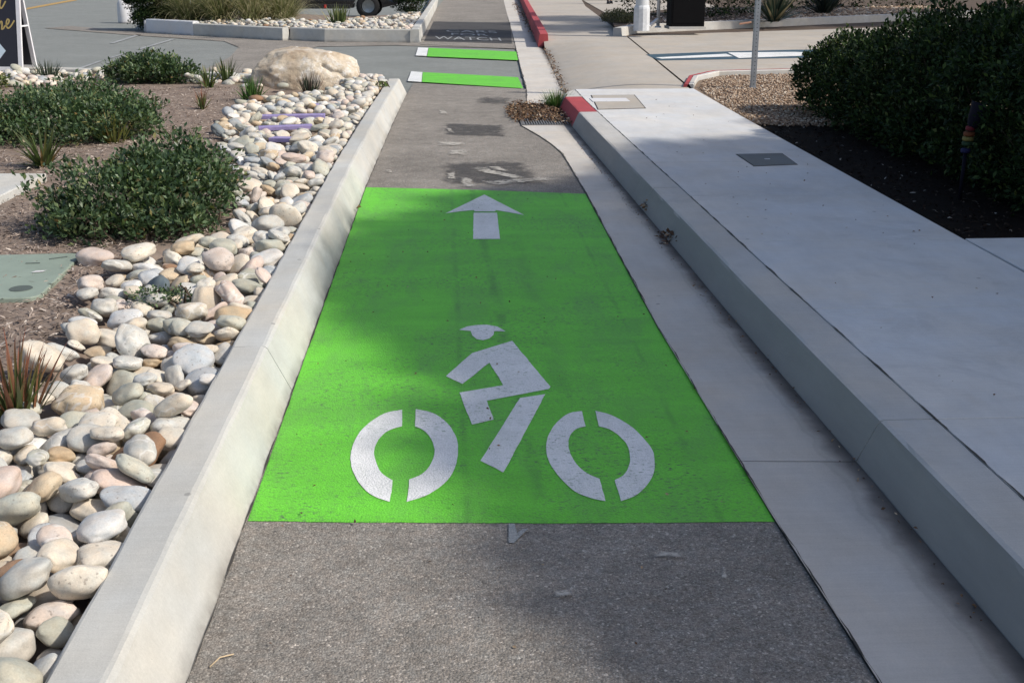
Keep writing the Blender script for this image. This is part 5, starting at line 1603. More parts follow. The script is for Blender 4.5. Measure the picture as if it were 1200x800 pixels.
for v in b.verts:
    p = v.co.copy(); e = 2.6; p = p*(abs(p.x)**e+abs(p.y)**e+abs(p.z)**e)**(-1/e)
    p *= 1+.12*noise.noise(p*1.3+Vector((4, 1, 9)))
    for nv, d in planes:
        nn = Vector(nv).normalized(); k = p.dot(nn)-d
        if k > 0: p -= nn*k*.97
    p += p.normalized()*(.03*noise.noise(p*3.2)+.022*noise.noise(p*7)+.012*noise.noise(p*17))
    ck = abs(p.z-.30+.9*(p.x-.55)+.12*noise.noise(p*5))                              # broken ledge low on the right
    if p.x > .40 and p.y < .1: p -= Vector((.3, -.9, .2))*.09*math.exp(-(ck/.055)**2)
    v.co = Vector((p.x*.68, p.y*.46, p.z*.44))
me = bpy.data.meshes.new('boulder'); b.to_mesh(me); b.free(); me.polygons.foreach_set('use_smooth', [True]*len(me.polygons))
o = link('boulder', me, SANDST, loc=(-1.83, 15.33, .145)); tag(o, 'large buff sandstone boulder at the far end of the planter', 'boulder')

PURP = m_plain('purple_paint', (.33, .27, .50), .55, var=.2, scale=20)
bl = {0: 'longest purple board lying level among the far cobbles', 1: 'middle purple board half buried just before the longest one', 2: 'short purple board behind the others beside the dark tuft', 3: 'smallest purple board nearest the camera, mostly buried in cobbles'}
for i, (a, c_, hw, z) in enumerate([((306, 137.5), (381, 136.5), .055, .175), ((303, 151), (366, 149), .05, .172), ((358, 125), (385, 124), .05, .165), ((318, 163.5), (344, 164.5), .05, .165)]):
    A = gp(*a, z); B_ = gp(*c_, z); m = MB(); m.bar((*A, z+.002), (*B_, z+.006), hw*2.2, .035)
    tag(m.build('purple_board', PURP, bevel=.004), bl[i], 'board', 'purple boards among the cobbles')

# ------------------------------------------------------------------ plants
def leaf_cloud(twigs, dirs, per, size, spread, r, aspect=.5, fold=.25, droop=0.0):
    """per leaves around the end of every twig; each leaf is a small folded lozenge"""
    n = len(twigs); P = np.repeat(twigs, per, 0); D = np.repeat(dirs, per, 0); N = n*per
    rnd = r.normal(0, 1, (N, 3)); L = D+rnd*spread; L[:, 2] -= droop; L /= np.linalg.norm(L, axis=1)[:, None]
    nrm = r.normal(0, .6, (N, 3))+np.array([0, 0, 1.0])+D*.5; nrm -= L*(nrm*L).sum(1)[:, None]; nrm /= np.linalg.norm(nrm, axis=1)[:, None]+1e-9
    S = np.cross(L, nrm); s = size*r.uniform(.6, 1.25, N)
    base = P+r.normal(0, size*.5, (N, 3)); 
    A = base; T = base+L*s[:, None]; Mi = base+L*s[:, None]*.5
    w = s*aspect*.5
    Lf = Mi+S*w[:, None]+nrm*(w*fold)[:, None]; Rt = Mi-S*w[:, None]+nrm*(w*fold)[:, None]
    V = np.stack([A, Lf, T, Rt], 1).reshape(-1, 3); b_ = np.arange(N)[:, None]*4
    return V, np.concatenate([b_+np.array([[0, 1, 2]]), b_+np.array([[0, 2, 3]])])
def lump_twigs(lumps, n, r, shell=.2, rough=.25, up=.45, freq=2.3, seed=0):
    vol = np.array([l[3]*l[4]*l[5] for l in lumps])**.7; pick = r.choice(len(lumps), n, p=vol/vol.sum()); T = []; D = []
    for k in pick:
        cx, cy, cz, rx, ry, rz = lumps[k]; d = r.normal(0, 1, 3); d /= np.linalg.norm(d); d[2] = abs(d[2]) if r.random() < .75 else d[2]
        f = 1+rough*(noise.noise(Vector(d*freq)+Vector((seed+k*3.1, 0, 0)))+.6*noise.noise(Vector(d*freq*2.7)+Vector((0, seed+k, 0))))
        q = f*(1-abs(r.normal(0, shell)))
        T.append((cx+d[0]*rx*q, cy+d[1]*ry*q, cz+d[2]*rz*q)); dd = d+np.array([0, 0, up]); D.append(dd/np.linalg.norm(dd))
    return np.array(T), np.array(D)
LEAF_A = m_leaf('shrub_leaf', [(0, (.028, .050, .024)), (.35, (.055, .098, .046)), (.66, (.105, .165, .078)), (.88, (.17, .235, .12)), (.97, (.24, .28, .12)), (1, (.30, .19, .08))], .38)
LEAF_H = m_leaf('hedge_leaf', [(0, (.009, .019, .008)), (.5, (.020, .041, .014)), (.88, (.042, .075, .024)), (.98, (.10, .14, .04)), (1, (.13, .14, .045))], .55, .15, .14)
LEAF_T = m_leaf('tree_leaf', [(0, (.03, .06, .02)), (.6, (.05, .09, .03)), (1, (.09, .13, .04))], .5)
TWIG = m_plain('twig_bark', (.09, .065, .045), .9)
def shrub(label, lumps, n, per, size, mat, seed, ground, spread=.75, group=None, cat='shrub', name='shrub', twigs=40, up=.45, rough=.28, shell=.2):
    r = np.random.default_rng(seed); T, D = lump_twigs(lumps, n, r, up=up, seed=seed, rough=rough, shell=shell)
    T[:, 2] = np.maximum(T[:, 2], ground+.02+r.random(n)*.03)
    cx = sum(l[0] for l in lumps)/len(lumps); cy = sum(l[1] for l in lumps)/len(lumps)
    e = empty(name, (cx, cy, ground)); tag(e, label, cat, group)
    V, F = leaf_cloud(T-np.array([cx, cy, ground]), D, per, size, spread, r)
    np_mesh('foliage', V, F, mat, e)
    m = MB()
    for i in r.choice(n, twigs, replace=False):
        l = min(lumps, key=lambda q: (q[0]-T[i][0])**2+(q[1]-T[i][1])**2); b0 = Vector((l[0]-cx+r.normal(0, .06), l[1]-cy+r.normal(0, .06), 0)); t = Vector(T[i])-Vector((cx, cy, ground))
        mid = b0.lerp(t, .5)+Vector((0, 0, .06)); m.tube([b0, mid, t], [.007, .005, .002], 5)
    for l in lumps: m.tube([(0, 0, .012), ((l[0]-cx)*.5, (l[1]-cy)*.5, .03), (l[0]-cx, l[1]-cy, .012)], [.009, .007, .006], 5)
    m.build('stems', TWIG, e)
    return e
shrub('nearest dark green leafy shrub beside the cobbles and the green can',
      [(-1.91, 6.83, .22, .46, .38, .27), (-1.53, 6.93, .22, .30, .36, .27), (-2.13, 6.7, .14, .24, .24, .15), (-1.65, 7.23, .29, .34, .32, .27), (-1.93, 6.48, .15, .35, .2, .16), (-1.59, 6.58, .15, .26, .22, .17), (-1.83, 7.03, .34, .2, .2, .18)], 2500, 6, .040, LEAF_A, 31, .10, twigs=70, rough=.4, shell=.24)
shrub('wide dark green shrub in the middle of the planter at the left edge',
      [(-2.98, 10.55, .22, .46, .45, .23), (-3.48, 10.55, .24, .5, .45, .27), (-4.03, 10.45, .20, .5, .4, .24), (-3.33, 11.05, .27, .6, .45, .27), (-2.83, 10.65, .17, .28, .35, .18), (-4.43, 10.65, .18, .4, .4, .18), (-3.68, 10.1, .15, .5, .25, .15), (-3.13, 10.15, .14, .3, .2, .15)], 3300, 6, .045, LEAF_A, 32, .10, twigs=60, rough=.4, shell=.24)
shrub('farthest rounded green shrub of the planter, against the street',
      [(-3.75, 15.45, .2, .40, .38, .24), (-3.42, 15.4, .16, .30, .3, .18), (-4.05, 15.5, .18, .32, .35, .2)], 1000, 6, .055, LEAF_A, 33, .10, twigs=30, rough=.38, shell=.24)
shrub('small yellow green shrub cut by the left edge below the sandwich board',
      [(-5.62, 14.7, .16, .28, .3, .18), (-5.9, 14.6, .14, .25, .3, .16)], 420, 6, .05, m_leaf('olive_leaf', [(0, (.05, .08, .025)), (.6, (.11, .15, .045)), (.9, (.2, .2, .06)), (1, (.3, .22, .07))]), 34, .10, twigs=14)
HL = [(3.98, 11.5, .42, .46, .55, .40), (3.95, 10.7, .42, .52, .6, .42), (3.95, 9.8, .48, .52, .65, .54), (3.95, 8.9, .52, .54, .65, .62), (3.92, 8.0, .55, .54, .65, .64), (3.86, 7.2, .52, .54, .6, .64), (3.84, 6.7, .45, .5, .4, .6)]
HL += [(3.86, y, .24, .46, .5, .24) for y in (11.3, 10.5, 9.7, 8.9, 8.1, 7.3, 6.8)]
HL = [(x, y, z*1.08, rx, ry, rz*1.16) for x, y, z, rx, ry, rz in HL]+[(3.85, 11.75, .40, .42, .42, .36)]
HL += [(4.9, 11.2, .46, .6, .7, .44), (4.9, 10.0, .58, .7, .8, .62), (4.9, 8.8, .66, .7, .8, .72), (4.9, 7.5, .66, .7, .9, .74), (5.8, 9.5, .6, .7, 1.2, .7), (5.8, 7.6, .62, .7, 1.0, .7)]
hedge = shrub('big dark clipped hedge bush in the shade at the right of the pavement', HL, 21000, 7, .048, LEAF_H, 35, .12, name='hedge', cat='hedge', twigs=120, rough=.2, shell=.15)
def blades(label, loc, n, length, width, lean, curl, mat, seed, name='grass_tuft', cat='plant', group=None, tipspread=.02, seg=7, ground=0.0, lvar=.35, azr=None):
    r = random.Random(seed); vs = []; fs = []; tt = []
    for i in range(n):
        az = r.uniform(0, 6.283) if azr is None else r.uniform(*azr); ln = length*r.uniform(1-lvar, 1+lvar*.5); th = abs(r.gauss(0, lean))+.03; cu = curl*r.uniform(.4, 1.5)
        p = Vector((math.cos(az)*r.uniform(0, tipspread), math.sin(az)*r.uniform(0, tipspread), ground)); hv = Vector((math.cos(az), math.sin(az), 0)); sv = Vector((-math.sin(az), math.cos(az), 0))
        rs = r.random(); sv = (sv+Vector((r.gauss(0, .35), r.gauss(0, .35), 0))).normalized(); b_ = len(vs)
        for k in range(seg+1):
            t = k/seg; w = width*(1-t**1.6)*(.7+.6*min(1, t*3))*.5+.0004
            for s in (-1, 0, 1): q = p+sv*w*s-(hv*.35*w if s == 0 else Vector()); vs.append(q); tt.append((t, rs))
            an = th+cu*t*t; p = p+(hv*math.sin(an)+Vector((0, 0, 1))*math.cos(an))*ln/seg
            if p.z < ground+.004: p.z = ground+.004
        for k in range(seg):
            a = b_+k*3
            fs += [(a, a+1, a+4, a+3), (a+1, a+2, a+5, a+4)]
    me = bpy.data.meshes.new(name); me.from_pydata(vs, [], fs); me.polygons.foreach_set('use_smooth', [True]*len(fs))
    at = me.attributes.new('along', 'FLOAT', 'POINT'); at.data.foreach_set('value', [t for t, _ in tt])
    o = link(name, me, mat, loc=loc); tag(o, label, cat, group); return o
def m_blade(name, base, tip, dry, dryamt=.15):
    g = NT(name); t = g.n('ShaderNodeAttribute', attribute_name='along').outputs['Fac']; r = g.geo.outputs['Random Per Island']
    c = g.mix(g.ramp(t, [(.55, 0), (1, 1)]), base, tip)
    c = g.mix(1, c, g.ramp(r, [(0, .55), (1, 1.35)]), 'MULTIPLY'); c = g.mix(g.ramp(r, [(1-dryamt-.02, 0), (1-dryamt, .85)]), c, dry)
    g.col(c); g.set(Roughness=.5)
    tr = g.n('ShaderNodeBsdfTranslucent'); g.l(c, tr.inputs[0]); mx = g.n('ShaderNodeMixShader'); mx.inputs[0].default_value = .25
    g.l(g.b.outputs[0], mx.inputs[1]); g.l(tr.outputs[0], mx.inputs[2]); g.l(mx.outputs[0], g.out.inputs[0]); return g.mat
B_RED = m_blade('red_green_blade', (.13, .16, .05), (.32, .10, .07), (.27, .10, .06), .28)
B_GRN = m_blade('flax_blade', (.085, .13, .035), (.12, .13, .04), (.26, .16, .06), .12)
B_FRESH = m_blade('fresh_blade', (.07, .16, .03), (.11, .2, .045), (.2, .18, .07), .08)
B_YEL = m_blade('yellow_green_blade', (.16, .18, .04), (.24, .22, .06), (.30, .22, .09), .2)
B_DRK = m_blade('dark_blade', (.04, .065, .035), (.09, .06, .055), (.12, .07, .06), .3)
B_GRY = m_blade('grey_green_blade', (.06, .09, .055), (.10, .12, .08), (.16, .15, .1), .1)
B_DRY = m_blade('fountain_blade', (.24, .27, .10), (.50, .47, .25), (.60, .53, .34), .4)
B_FGR = m_blade('green_fountain_blade', (.20, .24, .085), (.43, .41, .21), (.55, .48, .28), .3)
zg = .10
def at(px_, py_): p = gp(px_, py_, zg); return (p[0], p[1], zg)
blades('red tipped green grass tuft at the left edge of the near cobbles', at(20, 498), 62, .30, .013, .38, .45, B_RED, 41, tipspread=.06)
blades('spreading green flax with red tips between the nearest and middle shrubs', at(52, 196), 60, .31, .024, .85, .5, B_GRN, 42, tipspread=.05, name='flax_plant')
blades('yellowish flax tuft tucked behind the nearest shrub', at(134, 168), 46, .26, .020, .55, .4, B_YEL, 43, tipspread=.08, name='flax_plant')
blades('dull green spiky tuft, left of a pair before the street', at(243, 103), 44, .28, .020, .6, .35, B_GRN, 44, tipspread=.08)
blades('upright green spiky tuft, right of a pair before the street', at(266, 96), 44, .30, .018, .45, .3, B_GRN, 45, tipspread=.08)
blades('fresh green spiky tuft left of the boulder', at(296, 118), 95, .25, .014, .45, .35, B_FRESH, 46, tipspread=.10)
blades('small sparse tuft with pinkish tips alone on the mulch', at(237, 128), 34, .20, .014, .55, .4, B_RED, 47, tipspread=.05)
blades('dark brownish tuft directly in front of the boulder', at(363, 113), 90, .26, .010, .35, .25, B_DRK, 48, tipspread=.09)
blades('grey green tuft beside the foot of the sandwich board', at(57, 93), 70, .26, .015, .42, .3, B_GRY, 49, tipspread=.13)
blades('yellowish tuft at the left photo edge before the middle shrub', at(-6, 130), 26, .25, .02, .5, .4, B_YEL, 50, tipspread=.06)
# small weeds between the stones
shrub('thin green weed sprouting between the cobbles near the kerb joint', [(-1.32, 5.02, .17, .10, .05, .035), (-1.20, 5.02, .17, .06, .05, .03)], 90, 5, .020, LEAF_A, 51, .13, name='weed', cat='weed', twigs=4)
p_ = gp(446, 102, .18); shrub('tiny bright green weed overhanging the far end of the planter kerb', [(p_[0], p_[1], .19, .09, .06, .04)], 45, 5, .022, m_leaf('weed_leaf', [(0, (.08, .15, .03)), (1, (.2, .26, .06))]), 52, .16, name='weed', cat='weed', twigs=8)
p_ = gp(651, 128, 0); blades('bright green grass tuft growing from the drain against the red kerb end', (p_[0], p_[1]-.05, .02), 260, .20, .006, .5, .55, B_FRESH, 53, tipspread=.10)
# island planter
def fg(x, y, z): return (x, y, z)
for i, (x, y, nn, ln, lab) in enumerate([(-6.0, 28.7, 800, 1.0, 'green arching fountain grass clump above the white painted kerb'), (-5.2, 28.3, 800, 1.15, 'second fountain grass clump, drooping blades over the kerb joint'), (-4.45, 28.2, 900, 1.15, 'third fountain grass clump, straw tinted, in the middle of the island'), (-3.8, 28.4, 800, 1.0, 'rightmost straw tinted fountain grass clump spilling towards the parked car'), (-5.6, 29.6, 600, 1.3, 'fountain grass clump at the back left of the island beside the dark bush'), (-4.4, 29.7, 700, 1.3, 'fountain grass clump at the back of the island before the parked car')]):
    blades(lab, (x, y, .22), nn, ln*1.05, .012, .80, 1.5, B_DRY if i in (2, 3, 5) else B_FGR, 60+i, name='fountain_grass', cat='grass', group='fountain grass on the island planter', tipspread=.22, seg=9)
blades('short yellow green agave like tuft on the island cobbles before the car wheel', (-2.42, 27.3, .24), 60, .40, .035, .32, .15, m_blade('agave_blade', (.10, .15, .045), (.17, .19, .06), (.25, .22, .10), .15), 66, tipspread=.22, cat='plant', name='spiky_plant')
shrub('dense dark green bush at the left end of the island planter', [(-7.03, 29.25, .65, .42, .5, .75), (-6.58, 29.55, .7, .42, .5, .8), (-6.98, 29.15, .25, .45, .45, .3), (-7.28, 29.65, .6, .4, .5, .6), (-6.43, 29.25, .3, .38, .4, .35)], 4200, 7, .06, LEAF_H, 67, .05, twigs=30, name='bush', cat='bush')
shrub('dark green bush at the right end of the island by the lane', [(-.95, 34.6, .5, .38, .6, .40), (-1.15, 35.3, .5, .42, .6, .45)], 1600, 7, .06, LEAF_H, 68, .2, twigs=20, name='bush', cat='bush')
# bed across the driveway
blades('spiky grey green yucca in the bed across the driveway', (7.35, 26.9, .27), 120, .95, .055, .85, .12, m_blade('yucca_blade', (.06, .095, .065), (.20, .22, .14), (.35, .30, .18), .18), 69, tipspread=.12, name='yucca', cat='yucca')
blades('dark spiky yucca behind and right of the grey green one', (9.6, 30.4, .27), 110, .9, .06, .8, .12, m_blade('dark_yucca_blade', (.03, .045, .035), (.07, .09, .06), (.12, .1, .07), .1), 70, tipspread=.12, name='yucca', cat='yucca')
MOUND = m_leaf('grey_groundcover_leaf', [(0, (.06, .065, .035)), (.6, (.12, .12, .065)), (1, (.20, .18, .10))])
shrub('low grey green groundcover mound left of the white lamp post', [(3.85, 27.4, .30, .34, .5, .22), (4.0, 26.7, .28, .25, .4, .16)], 700, 6, .04, MOUND, 71, .26, name='groundcover', cat='plant', twigs=10)
shrub('dark shaded shrub behind the black cabinet across the driveway', [(6.4, 29.5, .8, 1.0, .8, .8), (7.4, 31, .9, 1.2, .9, .9), (5.0, 30.5, .7, .7, .7, .6)], 1500, 6, .10, LEAF_H, 72, .26, name='bush', cat='bush', twigs=20)
shrub('dark low hedge at the back of the far bed behind the yuccas', [(9.5, 34.5, .9, 1.6, .8, .9), (11.5, 35, .9, 1.6, .8, 1.0), (13.5, 35.5, 1, 1.6, .8, 1.0)], 1500, 6, .12, LEAF_H, 73, .26, name='bush', cat='bush', twigs=20)

# ------------------------------------------------------------------ shade trees
BARKT = m_plain('tree_bark', (.16, .12, .09), .95, var=.35, scale=6, bump=.6)
def tree(label, base, h, lumps, n, size, seed):
    r = np.random.default_rng(seed); e = empty('tree', base); tag(e, label, 'tree')
    m = MB(); B_ = Vector((0, 0, 0)); top = Vector((r.normal(0, .2), r.normal(0, .2), h)); fork = top*.6
    m.tube([B_, B_.lerp(fork, .15), B_.lerp(fork, .6), fork], [.24, .17, .145, .13], 12)
    for l in lumps:
        c_ = Vector(l[:3])-Vector(base); mid = fork.lerp(c_, .5)+Vector((0, 0, -.15)); m.tube([fork*.92, mid, c_], [.10, .06, .02], 8)
        for k in range(4):
            q = c_+Vector(r.normal(0, 1, 3))*l[3]*.4; m.tube([mid.lerp(c_, .5), q], [.03, .008], 5)
    m.build('trunk', BARKT, e)
    T, D = lump_twigs(lumps, n, r, shell=.28, rough=.35, up=.1, seed=seed)
    V, F = leaf_cloud(T-np.array(base), D, 6, size, 1.0, r, .55, droop=.3); np_mesh('crown', V, F, LEAF_T, e); return e
def shade_lump(x, y, z, r, rz):
    """crown lump whose shadow falls around (x, y)"""
    k = z/math.tan(EL); return (x+k*math.cos(AZ), y+k*math.sin(AZ), z, r, r*.95, rz)
L1 = [shade_lump(*a) for a in ((.55, 6.25, 5.6, 1.15, .6), (.70, 5.2, 5.4, 1.0, .55), (1.15, 7.6, 6.0, 1.15, .6), (1.8, 6.2, 6.4, 1.4, .7), (1.25, 4.2, 5.6, 1.1, .6), (2.3, 5.0, 6.2, 1.3, .7), (2.5, 8.6, 6.2, 1.3, .7), (3.3, 6.8, 6.8, 1.5, .8), (1.9, 3.2, 5.6, 1.15, .6), (3.4, 4.2, 6.2, 1.4, .8), (4.4, 8.5, 6.6, 1.5, .8), (4.6, 6.0, 6.6, 1.5, .8), (2.0, 2.1, 5.4, 1.0, .6), (3.0, 2.4, 5.8, 1.3, .7), (2.4, 1.2, 5.2, 1.0, .5), (.75, 3.75, 5.3, .7, .4), (1.0, 2.95, 5.3, .7, .45), (1.55, 2.3, 5.2, .8, .5), (2.0, 1.5, 5.2, .9, .5), (2.3, 2.9, 5.6, 1.0, .6), (1.55, 2.35, 4.6, .95, .45), (1.3, 2.9, 4.6, .85, .4), (1.9, 1.7, 4.8, 1.1, .5), (.95, 3.45, 4.8, .7, .35), (1.6, 3.0, 4.8, .9, .4), (.35, 5.6, 5.3, .8, .45), (.3, 6.7, 5.5, .8, .45))]
tree('leafy shade tree beyond the right photo edge, seen only by its shadow on the lane', (9.6, 3.6, .1), 5.2, L1, 25000, .12, 81)
L2 = [shade_lump(*a) for a in ((5.2, 8.0, 5.4, 1.6, 1.0), (5.4, 10.3, 6.0, 1.4, .9), (6.6, 8.8, 6.2, 1.7, 1), (5.6, 6.4, 6.2, 1.5, 1), (4.2, 10.6, 5.8, 1.0, .7))]
tree('leafy shade tree beyond the right photo edge whose shadow darkens the hedge', (12.4, 7.0, .1), 5.0, L2, 3800, .15, 82)
L3 = [shade_lump(*a) for a in ((.4, 27.6, 8.4, 1.5, .6), (2.0, 26.9, 8.6, 1.5, .6), (3.6, 27.2, 8.4, 1.6, .7), (3.4, 31.5, 9.2, 1.7, .6), (5.2, 29.5, 9, 2.2, 1), (7.4, 30.5, 9, 2.4, 1), (9, 33, 9, 2.4, 1), (6.5, 28.6, 8.8, 2.0, .9), (9.5, 29.5, 9, 2.2, 1), (11.5, 31.5, 9, 2.4, 1))]
tree('tall shade tree beyond the far bed, seen only by its shadow bands', (15.2, 27.5, .1), 8.0, L3, 7000, .2, 83)

# ------------------------------------------------------------------ lids and slabs in the planter
LIDG = m_plain('green_polymer', (.27, .325, .265), .55, var=.12, scale=7)
DARKG = m_plain('dark_recess', (.09, .11, .10), .8)
e = empty('utility_box', (-2.3, 5.66, .10), R(3)); tag(e, 'grey green plastic utility box lid set in the mulch at the left edge', 'utility box')
def rrect(x0, x1, y0, y1, r, n=6):
    out = []
    for cx, cy, a0 in ((x1-r, y1-r, 0), (x0+r, y1-r, 90), (x0+r, y0+r, 180), (x1-r, y0+r, 270)):
        out += [(cx+r*math.cos(R(a0+90*k/n)), cy+r*math.sin(R(a0+90*k/n))) for k in range(n+1)]
    return out
m = MB(); m.prism(rrect(-.34, .40, -.45, .41, .07), -.12, .022); m.build('lid', LIDG, e, bevel=.006)
m = MB(); m.lathe([(.0, .0245), (.052, .0245), (.052, .021)], (.28, -.29, 0), 24); q = m.build('lifting_hole', DARKG, e); q.scale = (1, 1, 1)
m = MB(); m.box((.30, .30, .0235), (.09, .012, .003), rot=Matrix.Rotation(.5, 3, 'Z')); m.box((.20, .20, .0235), (.07, .01, .003)); m.build('slot', DARKG, e)
m = MB(); m.sheet([(.245, .0), (.30, .01), (.31, .04), (.26, .035)], .0255); m.build('white_scrap', WHITEK, e, fix=False)
m = MB(); m.prism([(-3.9, 7.55), (-2.86, 7.50), (-2.83, 8.36), (-3.9, 8.42)], .03, .155)
o = m.build('concrete_slab', KERB, bevel=.008); tag(o, 'pale concrete slab edge in the mulch at the left photo edge', 'slab')
# drink can
CANG = NT('can_print'); s = CANG.sep(CANG.obj)
c = CANG.ramp(CANG.noise(CANG.obj, 28, 2), [(.44, (.02, .20, .08)), (.52, (.10, .45, .25)), (.60, (.62, .66, .60))]); CANG.col(c); CANG.set(Roughness=.3, Metallic=.5)
e = empty('drink_can', (-2.215, 6.70, .138), R(14)); tag(e, 'crushed green and white drink can lying on mulch at the foot of the nearest shrub', 'can')
rotx = Matrix.Rotation(R(90), 3, 'Y')
def dent(o, amt):
    for v in o.data.vertices: v.co.z -= amt*math.exp(-((v.co.x+.01)/.025)**2)*max(0, v.co.z/.033); v.co.y += .004*noise.noise(v.co*40)
m = MB(); m.lathe([(.026, -.060), (.0325, -.052), (.033, -.03), (.033, -.01), (.033, .01), (.033, .03), (.0325, .046), (.027, .056)], n=28, rot=rotx); dent(m.build('body', CANG.mat, e, True), .014)
m = MB(); m.lathe([(.0, .053), (.024, .053), (.0262, .059), (.0272, .056)], n=28, rot=Matrix.Rotation(R(90), 3, 'Y')); m.lathe([(0, -.056), (.023, -.056), (.0262, -.0615), (.0262, -.059)], n=28, rot=rotx); m.build('rim', m_plain('aluminium', (.7, .7, .72), .3, 1), e, True)

# ------------------------------------------------------------------ sandwich board
FRAMEW = m_plain('white_frame_paint', (.78, .77, .80), .5, var=.06)
PANELB = m_plain('chalkboard_navy', (.022, .022, .034), .55)
GOLD = m_plain('gold_lettering', (.50, .38, .14), .5)
PALEB = m_plain('pale_blue_paint', (.62, .74, .84), .5)
sg = empty('sandwich_board', (-6.13, 16.72, .11), R(-10)); tag(sg, 'navy sandwich board with gold script letters and white frame cut by left edge', 'sign')
tilt = R(9); W_, H_ = .70, 1.18
def sp(x, z, off=0): return (x, z*math.sin(tilt)-off*math.cos(tilt), z*math.cos(tilt)+off*math.sin(tilt)*0)
def spoly(m, pts, off, mat=0): m.add([sp(x, z, off) for x, z in pts], [tuple(range(len(pts)))], mat)
m = MB()
rt = Matrix.Rotation(-tilt, 3, 'X')
def fbar(m, c_, dims): m.box(Vector(sp(*c_)), dims, rot=rt)
fbar(m, (W_/2-.03, H_/2), (.06, .03, H_)); fbar(m, (-W_/2+.03, H_/2), (.06, .03, H_)); fbar(m, (0, H_-.03), (W_-.12, .029, .06)); fbar(m, (0, .05), (W_-.12, .029, .075)); m.build('front_frame', FRAMEW, sg, bevel=.003)
m = MB(); m.box(Vector(sp(0, H_/2+.01)), (W_-.118, .016, H_-.13), rot=rt); m.build('front_panel', PANELB, sg)
rb = Matrix.Rotation(tilt, 3, 'X'); off = 2*H_*math.sin(tilt)+.03
def bbar(m, x, z, dims): m.box((x, off-z*math.sin(tilt), z*math.cos(tilt)), dims, rot=rb)
m = MB(); bbar(m, W_/2-.03, H_/2, (.06, .03, H_)); bbar(m, -W_/2+.03, H_/2, (.06, .03, H_)); bbar(m, 0, H_-.03, (W_-.12, .029, .06)); bbar(m, 0, .05, (W_-.12, .029, .075)); m.build('back_frame', FRAMEW, sg, bevel=.003)
m = MB(); bbar(m, 0, H_/2+.01, (W_-.118, .016, H_-.13)); m.build('back_panel', PANELB, sg)
m = MB(); m.box((W_/2-.01, off/2, .62), (.012, off*.5, .02)); m.build('spreader', FRAMEW, sg); m = MB(); m.box((-W_/2+.01, off/2, .62), (.012, off*.5, .02)); m.build('spreader', FRAMEW, sg)
K = 1/8/80.0
def script(name, strokes, wd):
    m = MB()
    for st in strokes:
        P = smooth_line([((u-175)*K+W_/2-.055, (705-v)*K) for u, v in st], 6); vs = []
        for i, p in enumerate(P):
            t = (P[min(i+1, len(P)-1)]-P[max(i-1, 0)]).normalized(); q = Vector((-t.y, t.x, 0))*wd/2
            vs += [sp(p.x+q.x, p.y+q.y, .0105), sp(p.x-q.x, p.y-q.y, .0105)]
        m.add(vs, [(2*i, 2*i+1, 2*i+3, 2*i+2) for i in range(len(P)-1)])
    return m.build(name, GOLD, sg, fix=False)
script('script_letter', [[(-14, 150), (-2, 100), (8, 68)], [(-4, 130), (14, 80), (30, 66), (34, 90), (26, 130), (34, 152), (52, 140), (82, 92)]], .020)
script('script_letter', [[(-6, 285), (8, 262), (10, 290), (2, 325)], [(4, 310), (24, 270), (38, 266), (38, 300), (34, 328), (50, 322), (64, 300)]], .020)
script('script_letter', [[(64, 305), (92, 284), (106, 258), (94, 244), (82, 262), (78, 298), (92, 320), (118, 304), (154, 254)]], .020)
m = MB(); spoly(m, [((u-175)*K+W_/2-.055, (705-v)*K) for u, v in ((62, 512), (0, 585), (0, 545), (-90, 545), (-90, 478), (0, 478), (0, 440))][::-1], .0105); m.build('arrow', PALEB, sg, fix=False)

# ------------------------------------------------------------------ pole, cabinet, lamp post and other street furniture
GALV = m_plain('galvanised_steel', (.36, .39, .43), .5, .6, var=.15, scale=9)
pp = gp(882, 104, .13); e = empty('sign_pole', (pp[0], pp[1], .125)); tag(e, 'perforated grey steel signpost standing in the gravel bed', 'pole')
m = MB(); s_ = .028; t_ = .004
for a, b_, w_, h_ in (((0, -s_, 0), 0, 2*s_, t_), ((0, s_, 0), 0, 2*s_, t_)): m.box((0, a[1], 1.2), (2*s_, t_, 2.7))
m.box((-s_, 0, 1.2), (t_, 2*s_-t_*1.2, 2.698)); m.box((s_, 0, 1.2), (t_, 2*s_-t_*1.2, 2.698)); m.build('post', GALV, e)
HOLE = m_plain('hole_dark', (.03, .03, .035), .9)
m = MB(); ry = Matrix.Rotation(R(90), 3, 'X'); rz_ = Matrix.Rotation(R(90), 3, 'Y')
for k in range(60): m.lathe([(0, 0), (.0055, 0)], (0, -s_-.0035, .06+k*.0254*1.7), 10, rot=ry); m.lathe([(0, 0), (.0055, 0)], (-s_-.0035, 0, .06+k*.0254*1.7), 10, rot=rz_)
m.build('hole_row', HOLE, e, fix=False)
m = MB(); m.box((0, 0, -.03), (.07, .07, .12)); m.build('sleeve', GALV, e)
# plate of the sign, above the photograph
m = MB(); m.box((0, -.034, 2.3), (.30, .004, .45)); m.build('sign_plate', m_plain('sign_back', (.6, .6, .6), .5, .3), e)

